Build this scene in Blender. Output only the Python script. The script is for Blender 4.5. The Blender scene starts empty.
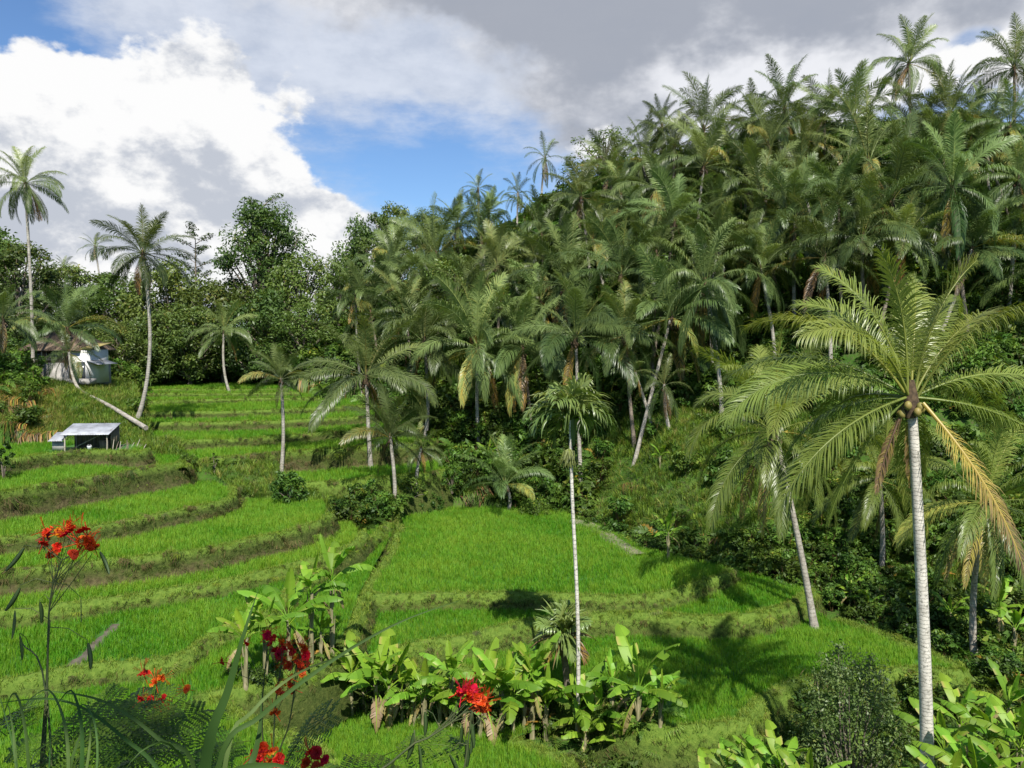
import bpy, bmesh, math, random
import numpy as np
from mathutils import Vector, noise as mnoise
from mathutils.geometry import tessellate_polygon

PI = math.pi
R = math.radians
scene = bpy.context.scene
COL = scene.collection
rng = np.random.default_rng(7)
random.seed(7)

# ------------------------------------------------------------------ camera
F = 800.0
CAMZ = 15.0
PITCH = math.atan(42 / F)
cam_d = bpy.data.cameras.new('camera')
cam = bpy.data.objects.new('camera', cam_d)
COL.objects.link(cam)
cam.location = (0, 0, CAMZ)
cam.rotation_euler = (PI / 2 - PITCH, 0, 0)
cam_d.sensor_width = 36
cam_d.lens = F / 1024 * 36
cam_d.clip_start = 0.05
cam_d.clip_end = 8000
scene.camera = cam
CP, SP = math.cos(PITCH), math.sin(PITCH)

def ray(px, py):
    a, b = (px - 512) / F, (384 - py) / F
    return np.array([a, CP + b * SP, -SP + b * CP])
def at_h(px, py, H):                       # a point on the level H metres below the eye
    r = ray(px, py); t = -H / r[2]
    return np.array([0, 0, CAMZ]) + r * t
def at_d(px, py, d):                       # a point at forward distance d
    r = ray(px, py)
    return np.array([0, 0, CAMZ]) + r * (d / r[1])
def col_d(px, d, H):
    return np.array([(px - 512) / F * d, d, CAMZ - H])

# ------------------------------------------------------------------ object helpers
def tag(o, label=None, cat=None, group=None, kind=None):
    if label: o['label'] = label
    if cat: o['category'] = cat
    if group: o['group'] = group
    if kind: o['kind'] = kind
    return o
def empty(name, loc, rz=0.0, scale=1.0):
    o = bpy.data.objects.new(name, None)
    COL.objects.link(o)
    o.location = loc; o.rotation_euler = (0, 0, rz); o.scale = (scale,) * 3
    o.empty_display_size = 0.3
    return o
def link(name, me, parent=None, loc=None, rot=None, scale=None):
    o = bpy.data.objects.new(name, me)
    COL.objects.link(o)
    if parent is not None: o.parent = parent
    if loc is not None: o.location = loc
    if rot is not None: o.rotation_euler = rot
    if scale is not None: o.scale = scale if hasattr(scale, '__len__') else (scale,) * 3
    return o
def copy_tree(o, parent=None):
    c = o.copy(); COL.objects.link(c)
    if parent is not None: c.parent = parent
    for ch in o.children: copy_tree(ch, c)
    return c

class MB:
    """collects vertices, faces and a per-vertex value into one mesh"""
    def __init__(s):
        s.V = []; s.A = []; s.F = []; s.M = []; s.n = 0
    def add(s, verts, faces, a=0.0, m=0):
        verts = np.asarray(verts, float).reshape(-1, 3)
        faces = np.asarray(faces, int)
        s.V.append(verts)
        s.A.append(np.broadcast_to(np.asarray(a, float), (len(verts),)))
        s.F.append(faces + s.n); s.M.append(m)
        s.n += len(verts)
    def mesh(s, name, mats, smooth=False):
        me = bpy.data.meshes.new(name)
        V = np.concatenate(s.V); A = np.concatenate(s.A)
        me.vertices.add(len(V)); me.vertices.foreach_set('co', V.astype(np.float32).ravel())
        idx = np.concatenate([f.ravel() for f in s.F])
        size = np.concatenate([np.full(len(f), f.shape[1]) for f in s.F])
        mi = np.concatenate([np.full(len(f), m) for f, m in zip(s.F, s.M)])
        start = np.concatenate([[0], np.cumsum(size)[:-1]])
        me.loops.add(len(idx)); me.loops.foreach_set('vertex_index', idx.astype(np.int32))
        me.polygons.add(len(size)); me.polygons.foreach_set('loop_start', start.astype(np.int32))
        me.polygons.foreach_set('material_index', mi.astype(np.int32))
        if smooth: me.polygons.foreach_set('use_smooth', np.ones(len(size), bool))
        at = me.attributes.new('v', 'FLOAT', 'POINT'); at.data.foreach_set('value', A.astype(np.float32))
        for m in (mats if isinstance(mats, (list, tuple)) else [mats]): me.materials.append(m)
        me.update(calc_edges=True); me.validate()
        return me
    def build(s, name, mats, parent=None, smooth=False, **k):
        return link(name, s.mesh(name, mats, smooth), parent, **k)
    def tube(s, P, rad, sides=8, a=0.0, m=0, cap=True):
        P = np.asarray(P, float); n = len(P)
        rad = np.broadcast_to(np.asarray(rad, float), (n,))
        T = np.gradient(P, axis=0); T /= np.linalg.norm(T, axis=1)[:, None] + 1e-9
        ref = np.array([1.0, 0, 0]) if abs(T[0][0]) < 0.8 else np.array([0, 1.0, 0])
        X = np.cross(T, ref); X /= np.linalg.norm(X, axis=1)[:, None] + 1e-9
        Y = np.cross(T, X)
        an = np.arange(sides) * 2 * PI / sides
        V = P[:, None, :] + rad[:, None, None] * (np.cos(an)[None, :, None] * X[:, None] + np.sin(an)[None, :, None] * Y[:, None])
        i = np.arange(n - 1)[:, None] * sides; j = np.arange(sides)[None]; k = (j + 1) % sides
        f = np.stack([i + j, i + k, i + sides + k, i + sides + j], -1).reshape(-1, 4)
        av = np.repeat(np.broadcast_to(np.asarray(a, float), (n,)), sides)
        s.add(V.reshape(-1, 3), f, av, m)
        if cap:
            c = len(s.V) and s.n
            s.add(np.concatenate([V[-1], P[-1:] ]), [[q, (q + 1) % sides, sides] for q in range(sides)], float(av[-1]), m)
            s.add(np.concatenate([V[0], P[:1]]), [[(q + 1) % sides, q, sides] for q in range(sides)], float(av[0]), m)
    def box(s, c, size, rz=0.0, a=0.0, m=0, tilt=None):
        x, y, z = [q / 2 for q in size]
        v = np.array([[sx * x, sy * y, sz * z] for sz in (-1, 1) for sy in (-1, 1) for sx in (-1, 1)])
        if tilt is not None:
            cx, sx_ = math.cos(tilt[0]), math.sin(tilt[0])
            v = v @ np.array([[1, 0, 0], [0, cx, -sx_], [0, sx_, cx]]).T
            cy, sy_ = math.cos(tilt[1]), math.sin(tilt[1])
            v = v @ np.array([[cy, 0, sy_], [0, 1, 0], [-sy_, 0, cy]]).T
        cz, sz_ = math.cos(rz), math.sin(rz)
        v = v @ np.array([[cz, -sz_, 0], [sz_, cz, 0], [0, 0, 1]]).T + np.asarray(c)
        s.add(v, [[0, 2, 3, 1], [4, 5, 7, 6], [0, 1, 5, 4], [2, 6, 7, 3], [0, 4, 6, 2], [1, 3, 7, 5]], a, m)

# ------------------------------------------------------------------ materials
def nt_new(name):
    m = bpy.data.materials.new(name); m.use_nodes = True
    nt = m.node_tree; nt.nodes.clear()
    return m, nt
def N(nt, typ, **k):
    n = nt.nodes.new(typ)
    for a, b in k.items(): setattr(n, a, b)
    return n
def ramp(nt, fac, stops, interp='LINEAR'):
    r = N(nt, 'ShaderNodeValToRGB'); r.color_ramp.interpolation = interp
    e = r.color_ramp.elements
    while len(e) < len(stops): e.new(0.5)
    for q, (p, c) in zip(e, stops):
        q.position = p; q.color = (*c, 1) if len(c) == 3 else c
    if fac is not None: nt.links.new(fac, r.inputs[0])
    return r.outputs[0]
def math_n(nt, op, a, b=None, c=None, clamp=False):
    n = N(nt, 'ShaderNodeMath', operation=op, use_clamp=clamp)
    for i, v in enumerate((a, b, c)):
        if v is None: continue
        if isinstance(v, (int, float)): n.inputs[i].default_value = v
        else: nt.links.new(v, n.inputs[i])
    return n.outputs[0]
def mix_c(nt, fac, a, b, mode='MIX'):
    n = N(nt, 'ShaderNodeMix', data_type='RGBA', blend_type=mode)
    for i, v in ((0, fac), (6, a), (7, b)):
        if isinstance(v, (int, float)): n.inputs[i].default_value = v
        elif isinstance(v, tuple): n.inputs[i].default_value = (*v, 1)
        else: nt.links.new(v, n.inputs[i])
    return n.outputs[2]
def noise_n(nt, vec, scale, detail=3, rough=0.55, dist=0.0):
    n = N(nt, 'ShaderNodeTexNoise'); n.inputs['Scale'].default_value = scale
    n.inputs['Detail'].default_value = detail; n.inputs['Roughness'].default_value = rough
    n.inputs['Distortion'].default_value = dist
    if vec is not None: nt.links.new(vec, n.inputs['Vector'])
    return n.outputs['Fac']

def leaf_mat(name, stops, transl=0.3, rough=0.45, spec=0.4, var=0.35, tgain=(1.15, 1.2, 0.5)):
    """foliage: colour by the vertex value 'v', varied per object, part of the light passing through"""
    m, nt = nt_new(name)
    at = N(nt, 'ShaderNodeAttribute', attribute_name='v')
    c = ramp(nt, at.outputs['Fac'], stops)
    oi = N(nt, 'ShaderNodeObjectInfo')
    k = math_n(nt, 'MULTIPLY_ADD', oi.outputs['Random'], var * 2, 1 - var)
    hs = N(nt, 'ShaderNodeHueSaturation')
    nt.links.new(c, hs.inputs['Color']); nt.links.new(k, hs.inputs['Value'])
    w = N(nt, 'ShaderNodeTexWhiteNoise', noise_dimensions='1D'); nt.links.new(oi.outputs['Random'], w.inputs['W'])
    nt.links.new(math_n(nt, 'MULTIPLY_ADD', w.outputs['Value'], 0.036, 0.482), hs.inputs['Hue'])
    c = hs.outputs[0]
    b = N(nt, 'ShaderNodeBsdfPrincipled'); b.inputs['Roughness'].default_value = rough
    b.inputs['Specular IOR Level'].default_value = spec
    nt.links.new(c, b.inputs['Base Color'])
    t = N(nt, 'ShaderNodeBsdfTranslucent')
    nt.links.new(mix_c(nt, 1.0, c, tgain, 'MULTIPLY'), t.inputs['Color'])
    mx = N(nt, 'ShaderNodeMixShader'); mx.inputs[0].default_value = transl
    nt.links.new(b.outputs[0], mx.inputs[1]); nt.links.new(t.outputs[0], mx.inputs[2])
    o = N(nt, 'ShaderNodeOutputMaterial'); nt.links.new(mx.outputs[0], o.inputs[0])
    return m

def plain_mat(name, c1, c2, scale=4.0, rough=0.8, metal=0.0, stretch=(1, 1, 1), bump=0.0, spec=0.3, detail=4):
    m, nt = nt_new(name)
    tc = N(nt, 'ShaderNodeTexCoord'); mp = N(nt, 'ShaderNodeMapping')
    mp.inputs['Scale'].default_value = stretch
    nt.links.new(tc.outputs['Object'], mp.inputs[0])
    f = noise_n(nt, mp.outputs[0], scale, detail)
    c = ramp(nt, f, [(0.3, c1), (0.7, c2)])
    b = N(nt, 'ShaderNodeBsdfPrincipled'); b.inputs['Roughness'].default_value = rough
    b.inputs['Metallic'].default_value = metal; b.inputs['Specular IOR Level'].default_value = spec
    nt.links.new(c, b.inputs['Base Color'])
    if bump:
        bp = N(nt, 'ShaderNodeBump'); bp.inputs['Strength'].default_value = bump; bp.inputs['Distance'].default_value = 0.05
        nt.links.new(f, bp.inputs['Height']); nt.links.new(bp.outputs[0], b.inputs['Normal'])
    o = N(nt, 'ShaderNodeOutputMaterial'); nt.links.new(b.outputs[0], o.inputs[0])
    return m

def trunk_mat(name, c1, c2, ring=9.0, ringc=(0.12, 0.11, 0.09)):
    """palm bark: pale, with leaf-scar rings and blotches of lichen"""
    m, nt = nt_new(name)
    tc = N(nt, 'ShaderNodeTexCoord'); P = tc.outputs['Object']
    f = noise_n(nt, P, 2.2, 5, 0.65)
    f2 = noise_n(nt, P, 11.0, 4, 0.6)
    c = ramp(nt, f, [(0.34, c1), (0.62, c2)])
    sp = N(nt, 'ShaderNodeSeparateXYZ'); nt.links.new(P, sp.inputs[0])
    z = math_n(nt, 'ADD', math_n(nt, 'MULTIPLY', f, 0.22), math_n(nt, 'MULTIPLY_ADD', f2, 0.14, sp.outputs[2]))
    fr = math_n(nt, 'FRACT', math_n(nt, 'MULTIPLY', z, ring))
    line = ramp(nt, fr, [(0.0, (1, 1, 1)), (0.16, (0, 0, 0)), (0.9, (0, 0, 0)), (1.0, (1, 1, 1))])
    c = mix_c(nt, math_n(nt, 'MULTIPLY', line, 0.5), c, ringc)
    c = mix_c(nt, ramp(nt, f2, [(0.54, (0, 0, 0)), (0.68, (0.75, 0.75, 0.75))]), c, (0.10, 0.10, 0.075))
    b = N(nt, 'ShaderNodeBsdfPrincipled'); b.inputs['Roughness'].default_value = 0.85
    b.inputs['Specular IOR Level'].default_value = 0.2
    nt.links.new(c, b.inputs['Base Color'])
    bp = N(nt, 'ShaderNodeBump'); bp.inputs['Strength'].default_value = 0.5; bp.inputs['Distance'].default_value = 0.02
    nt.links.new(math_n(nt, 'SUBTRACT', f2, line), bp.inputs['Height']); nt.links.new(bp.outputs[0], b.inputs['Normal'])
    o = N(nt, 'ShaderNodeOutputMaterial'); nt.links.new(b.outputs[0], o.inputs[0])
    return m

# stops: 0..0.5 greens, 0.75 yellow, 1 dry brown
def stops(dark, light, yel=(0.45, 0.27, 0.035), dry=(0.135, 0.095, 0.058)):
    return [(0.0, dark), (0.5, light), (0.75, yel), (1.0, dry)]
M = {}
M['rice'] = leaf_mat('rice_leaf', stops((0.09, 0.262, 0.010), (0.22, 0.385, 0.032)), 0.42, 0.5, 0.2, 0.14)
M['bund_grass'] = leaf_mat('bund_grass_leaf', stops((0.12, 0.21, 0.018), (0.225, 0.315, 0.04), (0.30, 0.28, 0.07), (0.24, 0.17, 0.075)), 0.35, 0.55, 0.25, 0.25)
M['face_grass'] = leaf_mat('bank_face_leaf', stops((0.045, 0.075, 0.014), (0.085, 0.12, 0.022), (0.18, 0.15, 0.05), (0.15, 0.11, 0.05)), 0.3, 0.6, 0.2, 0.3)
M['palm'] = leaf_mat('palm_leaf', stops((0.038, 0.074, 0.018), (0.215, 0.275, 0.085)), 0.26, 0.38, 0.42, 0.34)  # tones spread wide, so highlights and dark gaps are in the colour
M['palm_near'] = leaf_mat('near_palm_leaf', stops((0.115, 0.165, 0.03), (0.27, 0.32, 0.068), (0.56, 0.46, 0.10), (0.24, 0.165, 0.10)), 0.38, 0.36, 0.5, 0.06)
M['broad'] = leaf_mat('tree_leaf', stops((0.055, 0.10, 0.02), (0.135, 0.195, 0.042)), 0.3, 0.45, 0.35, 0.35)
M['shrub'] = leaf_mat('shrub_leaf', stops((0.042, 0.092, 0.014), (0.12, 0.205, 0.026)), 0.32, 0.5, 0.3, 0.4)
M['grey_shrub'] = leaf_mat('grey_green_leaf', stops((0.08, 0.135, 0.032), (0.22, 0.30, 0.085)), 0.3, 0.45, 0.4, 0.3)
M['banana'] = leaf_mat('banana_leaf', stops((0.085, 0.20, 0.014), (0.23, 0.39, 0.032), (0.40, 0.36, 0.10), (0.30, 0.22, 0.13)), 0.36, 0.48, 0.35, 0.22)
M['areca'] = leaf_mat('areca_leaf', stops((0.07, 0.12, 0.028), (0.22, 0.29, 0.08)), 0.3, 0.35, 0.5, 0.1)
M['trunk'] = trunk_mat('palm_bark', (0.24, 0.21, 0.17), (0.44, 0.41, 0.35), 5.0)
M['trunk_near'] = trunk_mat('near_palm_bark', (0.46, 0.43, 0.37), (0.68, 0.64, 0.56), 9.0)
M['trunk_dark'] = trunk_mat('dark_palm_bark', (0.13, 0.105, 0.08), (0.27, 0.22, 0.17), 5.0)
M['areca_trunk'] = trunk_mat('areca_bark', (0.45, 0.42, 0.36), (0.66, 0.63, 0.55), 5.0, (0.25, 0.22, 0.17))
M['bark'] = plain_mat('tree_bark', (0.10, 0.08, 0.06), (0.26, 0.22, 0.17), 5, 0.9, bump=0.4)
M['banana_stem'] = plain_mat('banana_stem_skin', (0.12, 0.13, 0.05), (0.36, 0.31, 0.19), 3, 0.6, stretch=(3, 3, 0.8))
M['boot'] = plain_mat('fibre', (0.035, 0.025, 0.016), (0.15, 0.10, 0.055), 8, 0.9)
M['nut'] = plain_mat('coconut_husk', (0.16, 0.17, 0.04), (0.30, 0.22, 0.07), 3, 0.5)
# ------------------------------------------------------------------ terraces: front edges traced on the photo, each at its own level
TER = [  # name, H below eye, drop of its bank, front edge (px), back (px, distance)
 ('L4', 15.3, 1.5, [(-200,800),(200,850),(450,830),(560,790),(577,768),(545,752),(505,739)], [(600,33),(480,36.5),(200,36.5),(-200,33)]),
 ('L3', 14.4, 1.3, [(352,668),(450,672),(520,681),(585,704),(640,728),(705,731),(745,722),(763,704),(790,689),(830,679),(900,672),(950,676),(966,671),(950,663),(917,650),(861,629),(838,620)], [(800,44),(560,44),(380,42),(340,36)]),
 ('L2', 13.6, 0.8, [(200,694),(300,686),(411,649),(467,640),(523,626),(570,619),(640,617),(715,620),(764,616),(800,602),(815,592)], [(797,43.8),(740,47),(600,50),(380,50),(300,40),(190,33)]),
 ('LA', 12.8, 0.6, [(195,702),(260,686),(320,666),(352,640),(364,612),(367,597)], [(394,55),(350,52),(300,44),(190,34)]),
 ('LM', 13.0, 0.55, [(398,526),(392,545),(384,562),(372,580),(364,592),(380,598),(474,596),(560,598),(640,599),(690,589),(725,577),(733,571)], [(690,47),(650,49),(600,55.5),(560,60.5),(500,62),(430,61.5),(398,58)]),
 ('TG', 12.9, 1.8, [(-200,800),(100,800),(260,790),(327,766),(322,750),(285,734),(245,716),(215,700)], [(190,31.5),(-200,31)]),
 ('TF', 12.35, 0.75, [(-200,705),(-60,690),(40,678),(105,668),(175,662),(200,650),(223,633),(272,615),(300,587),(350,557),(381,534),(390,524)], [(365,50.5),(200,50),(-200,50)]),
 ('TE', 11.8, 0.55, [(-200,640),(-60,625),(31,612),(140,597),(244,579),(325,558),(356,544),(366,533)], [(350,51),(-200,50)]),
 ('TD', 10.8, 1.0, [(-200,595),(-60,580),(0,575),(100,565),(200,553),(280,536),(322,524),(334,516)], [(322,53),(290,53.5),(240,54),(-200,52)]),
 ('TC', 10.0, 0.8, [(-200,555),(-60,546),(0,541),(90,530),(180,513),(225,503),(237,495),(232,488)], [(210,56.5),(-200,54)]),
 ('TB', 8.5, 1.5, [(-200,515),(-60,503),(0,495),(80,482),(150,470),(183,464),(192,459)], [(176,58.5),(100,60),(-200,56)]),
 ('TA', 7.6, 0.9, [(-200,490),(-60,475),(15,461),(65,454),(110,453),(140,455),(150,452)], [(140,59),(60,60),(0,58),(-200,56)]),
 ('U6', 10.2, 1.2, [(280,492),(299,486),(340,483),(416,476),(455,470)], [(440,69),(400,69),(275,66)]),
 ('U5', 8.7, 1.6, [(184,469),(193,464),(239,458),(340,450),(410,446),(440,443)], [(430,75),(176,69)]),
 ('U4', 8.0, 0.75, [(150,447),(163,444),(252,440),(340,433),(420,430)], [(420,80),(146,75)]),
 ('U3', 7.3, 0.75, [(142,425),(230,424),(312,421),(400,416)], [(400,85),(140,82)]),
 ('U2', 6.75, 0.55, [(138,414),(230,413),(312,410),(380,406)], [(370,92),(136,90)]),
 ('U1', 6.3, 0.45, [(136,403),(252,400),(320,399)], [(310,96),(136,95)]),
 ('U0', 5.9, 0.4, [(138,395),(220,395),(300,394)], [(290,98),(138,97)]),
 ('UU', 5.6, 0.3, [(140,390.6),(220,390.5),(290,390)], [(280,105),(140,105)]),
]
def smooth_poly(P, step):
    P = np.asarray(P); out = []
    E = np.concatenate([[2 * P[0] - P[1]], P, [2 * P[-1] - P[-2]]])
    for i in range(len(P) - 1):
        p0, p1, p2, p3 = E[i:i + 4]
        n = max(2, int(np.linalg.norm(p2 - p1) / step))
        t = (np.arange(n) / n)[:, None]
        out.append(0.5 * (2 * p1 + (p2 - p0) * t + (2 * p0 - 5 * p1 + 4 * p2 - p3) * t ** 2 + (3 * p1 - p0 - 3 * p2 + p3) * t ** 3))
    out.append(P[-1:])
    return np.concatenate(out)
def inside(poly, x, y, clipped=False):
    poly = np.asarray(poly); c = np.zeros(x.shape, bool); n = len(poly); j = n - 1
    x0, y0 = poly.min(0); x1, y1 = poly.max(0)
    near = np.ones(x.shape, bool) if clipped else (x > x0) & (x < x1) & (y > y0) & (y < y1)
    if not near.any(): return c
    if not near.all():
        c[near] = inside(poly, x[near], y[near], True); return c
    for i in range(n):
        xi, yi = poly[i]; xj, yj = poly[j]
        if yi != yj:
            c ^= ((yi > y) != (yj > y)) & (x < (xj - xi) * (y - yi) / (yj - yi) + xi)
        j = i
    return c
terr = []
for nm, H, drop, edge, back in TER:
    e = np.array([at_h(px, py, H)[:2] for px, py in edge])
    e = smooth_poly(e, 0.35)
    s = np.arange(len(e))
    T = np.gradient(e, axis=0); T /= np.linalg.norm(T, axis=1)[:, None]
    O = np.stack([T[:, 1], -T[:, 0]], 1)
    wob = np.array([mnoise.noise((p[0] * 0.45, p[1] * 0.45, H)) * 0.16 + mnoise.noise((p[0] * 1.7, p[1] * 1.7, H)) * 0.07 for p in e])
    e = e + O * wob[:, None]
    b = np.array([[(px - 512) / F * d, d] for px, d in back])
    inner = e - O * 0.5
    terr.append(dict(name=nm, H=H, z=CAMZ - H, drop=drop, edge=e, O=O, poly=np.concatenate([e, b]), inner=np.concatenate([inner, b])))

# ------------------------------------------------------------------ base terrain: heights fitted through points read off the photo
CTRL_W = [(0,-8,1.0),(-7,-4,1.6),(7,-4,2.0),(0,0,1.75),(-4,3,2.6),(0,4,3.6),(5,4,4.6),(-7,8,6.0),(0,10,8.8),(6,10,9.2),(-11,15,12.2),(0,16,13),(8,16,13.6),(15,18,14.8),
          (-16,22,15.8),(0,24,16.2),(12,24,16.4),(-30,20,12.5),(-45,28,10.5),(25,22,14.5),(30,12,12),(-25,8,6),(30,-5,4),(-25,-8,2)]
CTRL = [(100,35,12.9),(300,40,13.4),(450,50,13.8),(600,50,13.8),(600,36,15),(800,36,15.2),(480,30,16),(300,30,16),
        (100,42,11.8),(100,50,10.2),(0,45,9.7),(-150,45,9),(-150,60,4.5),(-250,60,3),
        (90,58,8),(66,64,5.9),(20,63,4.3),(20,59,6.8),(-60,62,4),(110,70,5.5),(75,80,4.2),(40,75,3.8),(0,82,2.8),(-100,78,1),
        (137,67,6.5),(165,60,8.0),(200,57,9.0),(240,54.5,10.1),(275,54,10.7),(300,55.5,10.7),
        (250,60,9.2),(250,70,8.2),(250,85,6.9),(250,95,5.8),(125,85,4.6),(120,95,4.6),
        (200,112,4.6),(300,112,4.0),(100,110,3.0),(0,110,1.0),(200,150,0),(60,150,-3),(400,150,-8),(-200,110,-4),(-200,150,-6),
        (340,58,11),(340,54,12.2),(420,62,10.7),(420,58,12.4),(480,67,9.7),(500,63,12.2),(500,60,13.2),(470,75,8),(400,76,8.1),(400,86,6.5),
        (580,61,12.6),(640,55,13.1),(640,61,9.8),(700,51,13.9),(700,55,9.6),(740,48,14),(740,52,9.4),(760,58,7.4),(722,62,5.8),(663,60,7.0),(560,66,9.6),(560,72,4.5),
        (600,75,1),(700,75,-1.5),(800,70,-1),(800,95,-19.5),(660,95,-16),(540,95,-9.5),(540,85,-1.5),(440,92,1.5),(400,102,-2),(330,108,3),
        (1000,95,-21),(1000,70,-3),(1000,60,2),(900,60,2.5),(1150,70,-4),(1150,95,-18),(800,135,-24),(1000,135,-26),(500,135,-13),(1200,135,-24),
        (820,43,14.9),(900,40.5,15.1),(980,38,14.9),(1060,36,14.5),(1200,40,13),(1200,52,8),(860,49,13.6),(940,46,12.9),(940,52,8.8),(1024,45,12.4),(1024,52,8),(800,52,9.8)]
CP_ = np.array([(x, y, -h) for x, y, h in CTRL_W] + [((px - 512) / F * d, d, -h) for px, d, h in CTRL])
def tps(r2): return 0.5 * r2 * np.log(r2 + 1e-6)
_n = len(CP_)
_K = tps(((CP_[:, None, :2] - CP_[None, :, :2]) ** 2).sum(-1)) + np.eye(_n) * 1.5
_P = np.concatenate([np.ones((_n, 1)), CP_[:, :2]], 1)
_A = np.block([[_K, _P], [_P.T, np.zeros((3, 3))]])
_W = np.linalg.solve(_A, np.concatenate([CP_[:, 2], np.zeros(3)]))
def base_raw(x, y):
    x = np.asarray(x, float); y = np.asarray(y, float); sh = x.shape
    xf, yf = x.ravel(), y.ravel(); out = np.empty(len(xf))
    for i in range(0, len(xf), 20000):
        a, b = xf[i:i + 20000], yf[i:i + 20000]
        ac, bc = np.clip(a, -75, 95), np.clip(b, -12, 150)
        k = tps((ac[:, None] - CP_[None, :, 0]) ** 2 + (bc[:, None] - CP_[None, :, 1]) ** 2)
        z = k @ _W[:_n] + _W[_n] + _W[_n + 1] * ac + _W[_n + 2] * bc
        far = np.hypot(a - ac, b - bc)
        w = np.exp(-far / 60.0)
        out[i:i + 20000] = np.clip(z, -18, 30) * w + (1 - w) * 4.0
    return out.reshape(sh) + CAMZ
def ground(x, y, with_terr=True):
    """height of the ground at x, y: the fitted terrain cut down under the terraces, and the terraces on top"""
    x = np.atleast_1d(np.asarray(x, float)); y = np.atleast_1d(np.asarray(y, float))
    z = base_raw(x, y)
    top = np.full(x.shape, -1e9)
    for t in terr:
        i = inside(t['poly'], x, y)
        top = np.where(i, np.maximum(top, t['z']), top)
    cut = top > -1e8
    z = np.where(cut, np.minimum(z, top - 0.6), z)
    return np.where(cut, top, z) if with_terr else z
def terr_top(x, y):
    top = np.full(x.shape, -1e9)
    for t in terr: top = np.where(inside(t['poly'], x, y), np.maximum(top, t['z']), top)
    return top
def G(x, y): return float(ground([x], [y])[0])

def axis(a, b, h, far):
    c = np.arange(a, b + h, h); out = [c]
    s = h; L = []; p = b
    while p < far: s *= 1.35; p += s; L.append(p)
    s = h; l = []; p = a
    while p > -far: s *= 1.35; p -= s; l.append(p)
    return np.concatenate([l[::-1], c, L])
gx = axis(-70, 90, 0.7, 3000); gy = axis(-12, 135, 0.7, 3000)
X, Y = np.meshgrid(gx, gy)
Z = ground(X, Y, False)
nz = np.array([mnoise.fractal((x * 0.22, y * 0.22, 3.0), 1.0, 2.0, 4) for x, y in zip(X.ravel(), Y.ravel())]).reshape(X.shape)
under = terr_top(X, Y) > -1e8
Z = Z + np.where(under, 0, nz * 0.45)
V = np.stack([X, Y, Z], -1).reshape(-1, 3)
ny, nx = X.shape
ii = (np.arange(ny - 1)[:, None] * nx + np.arange(nx - 1)[None]).ravel()
Fq = np.stack([ii, ii + 1, ii + nx + 1, ii + nx], 1)

def ground_mat():
    m, nt = nt_new('hillside_ground')
    tc = N(nt, 'ShaderNodeTexCoord'); P = tc.outputs['Object']
    f = noise_n(nt, P, 0.35, 5, 0.6); g = noise_n(nt, P, 3.5, 5, 0.65)
    c = ramp(nt, f, [(0.3, (0.03, 0.075, 0.012)), (0.5, (0.06, 0.13, 0.018)), (0.7, (0.10, 0.15, 0.035))])
    c = mix_c(nt, ramp(nt, g, [(0.5, (0, 0, 0)), (0.7, (1, 1, 1))]), c, (0.085, 0.065, 0.04))
    b = N(nt, 'ShaderNodeBsdfPrincipled'); b.inputs['Roughness'].default_value = 0.95; b.inputs['Specular IOR Level'].default_value = 0.1
    nt.links.new(c, b.inputs['Base Color'])
    bp = N(nt, 'ShaderNodeBump'); bp.inputs['Strength'].default_value = 0.8; bp.inputs['Distance'].default_value = 0.25
    nt.links.new(g, bp.inputs['Height']); nt.links.new(bp.outputs[0], b.inputs['Normal'])
    o = N(nt, 'ShaderNodeOutputMaterial'); nt.links.new(b.outputs[0], o.inputs[0])
    return m
mb = MB(); mb.add(V, Fq)
tag(mb.build('ground', ground_mat(), smooth=True), 'hilly valley ground under the terraces, trees and hillside grove', 'ground', kind='structure')

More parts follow.
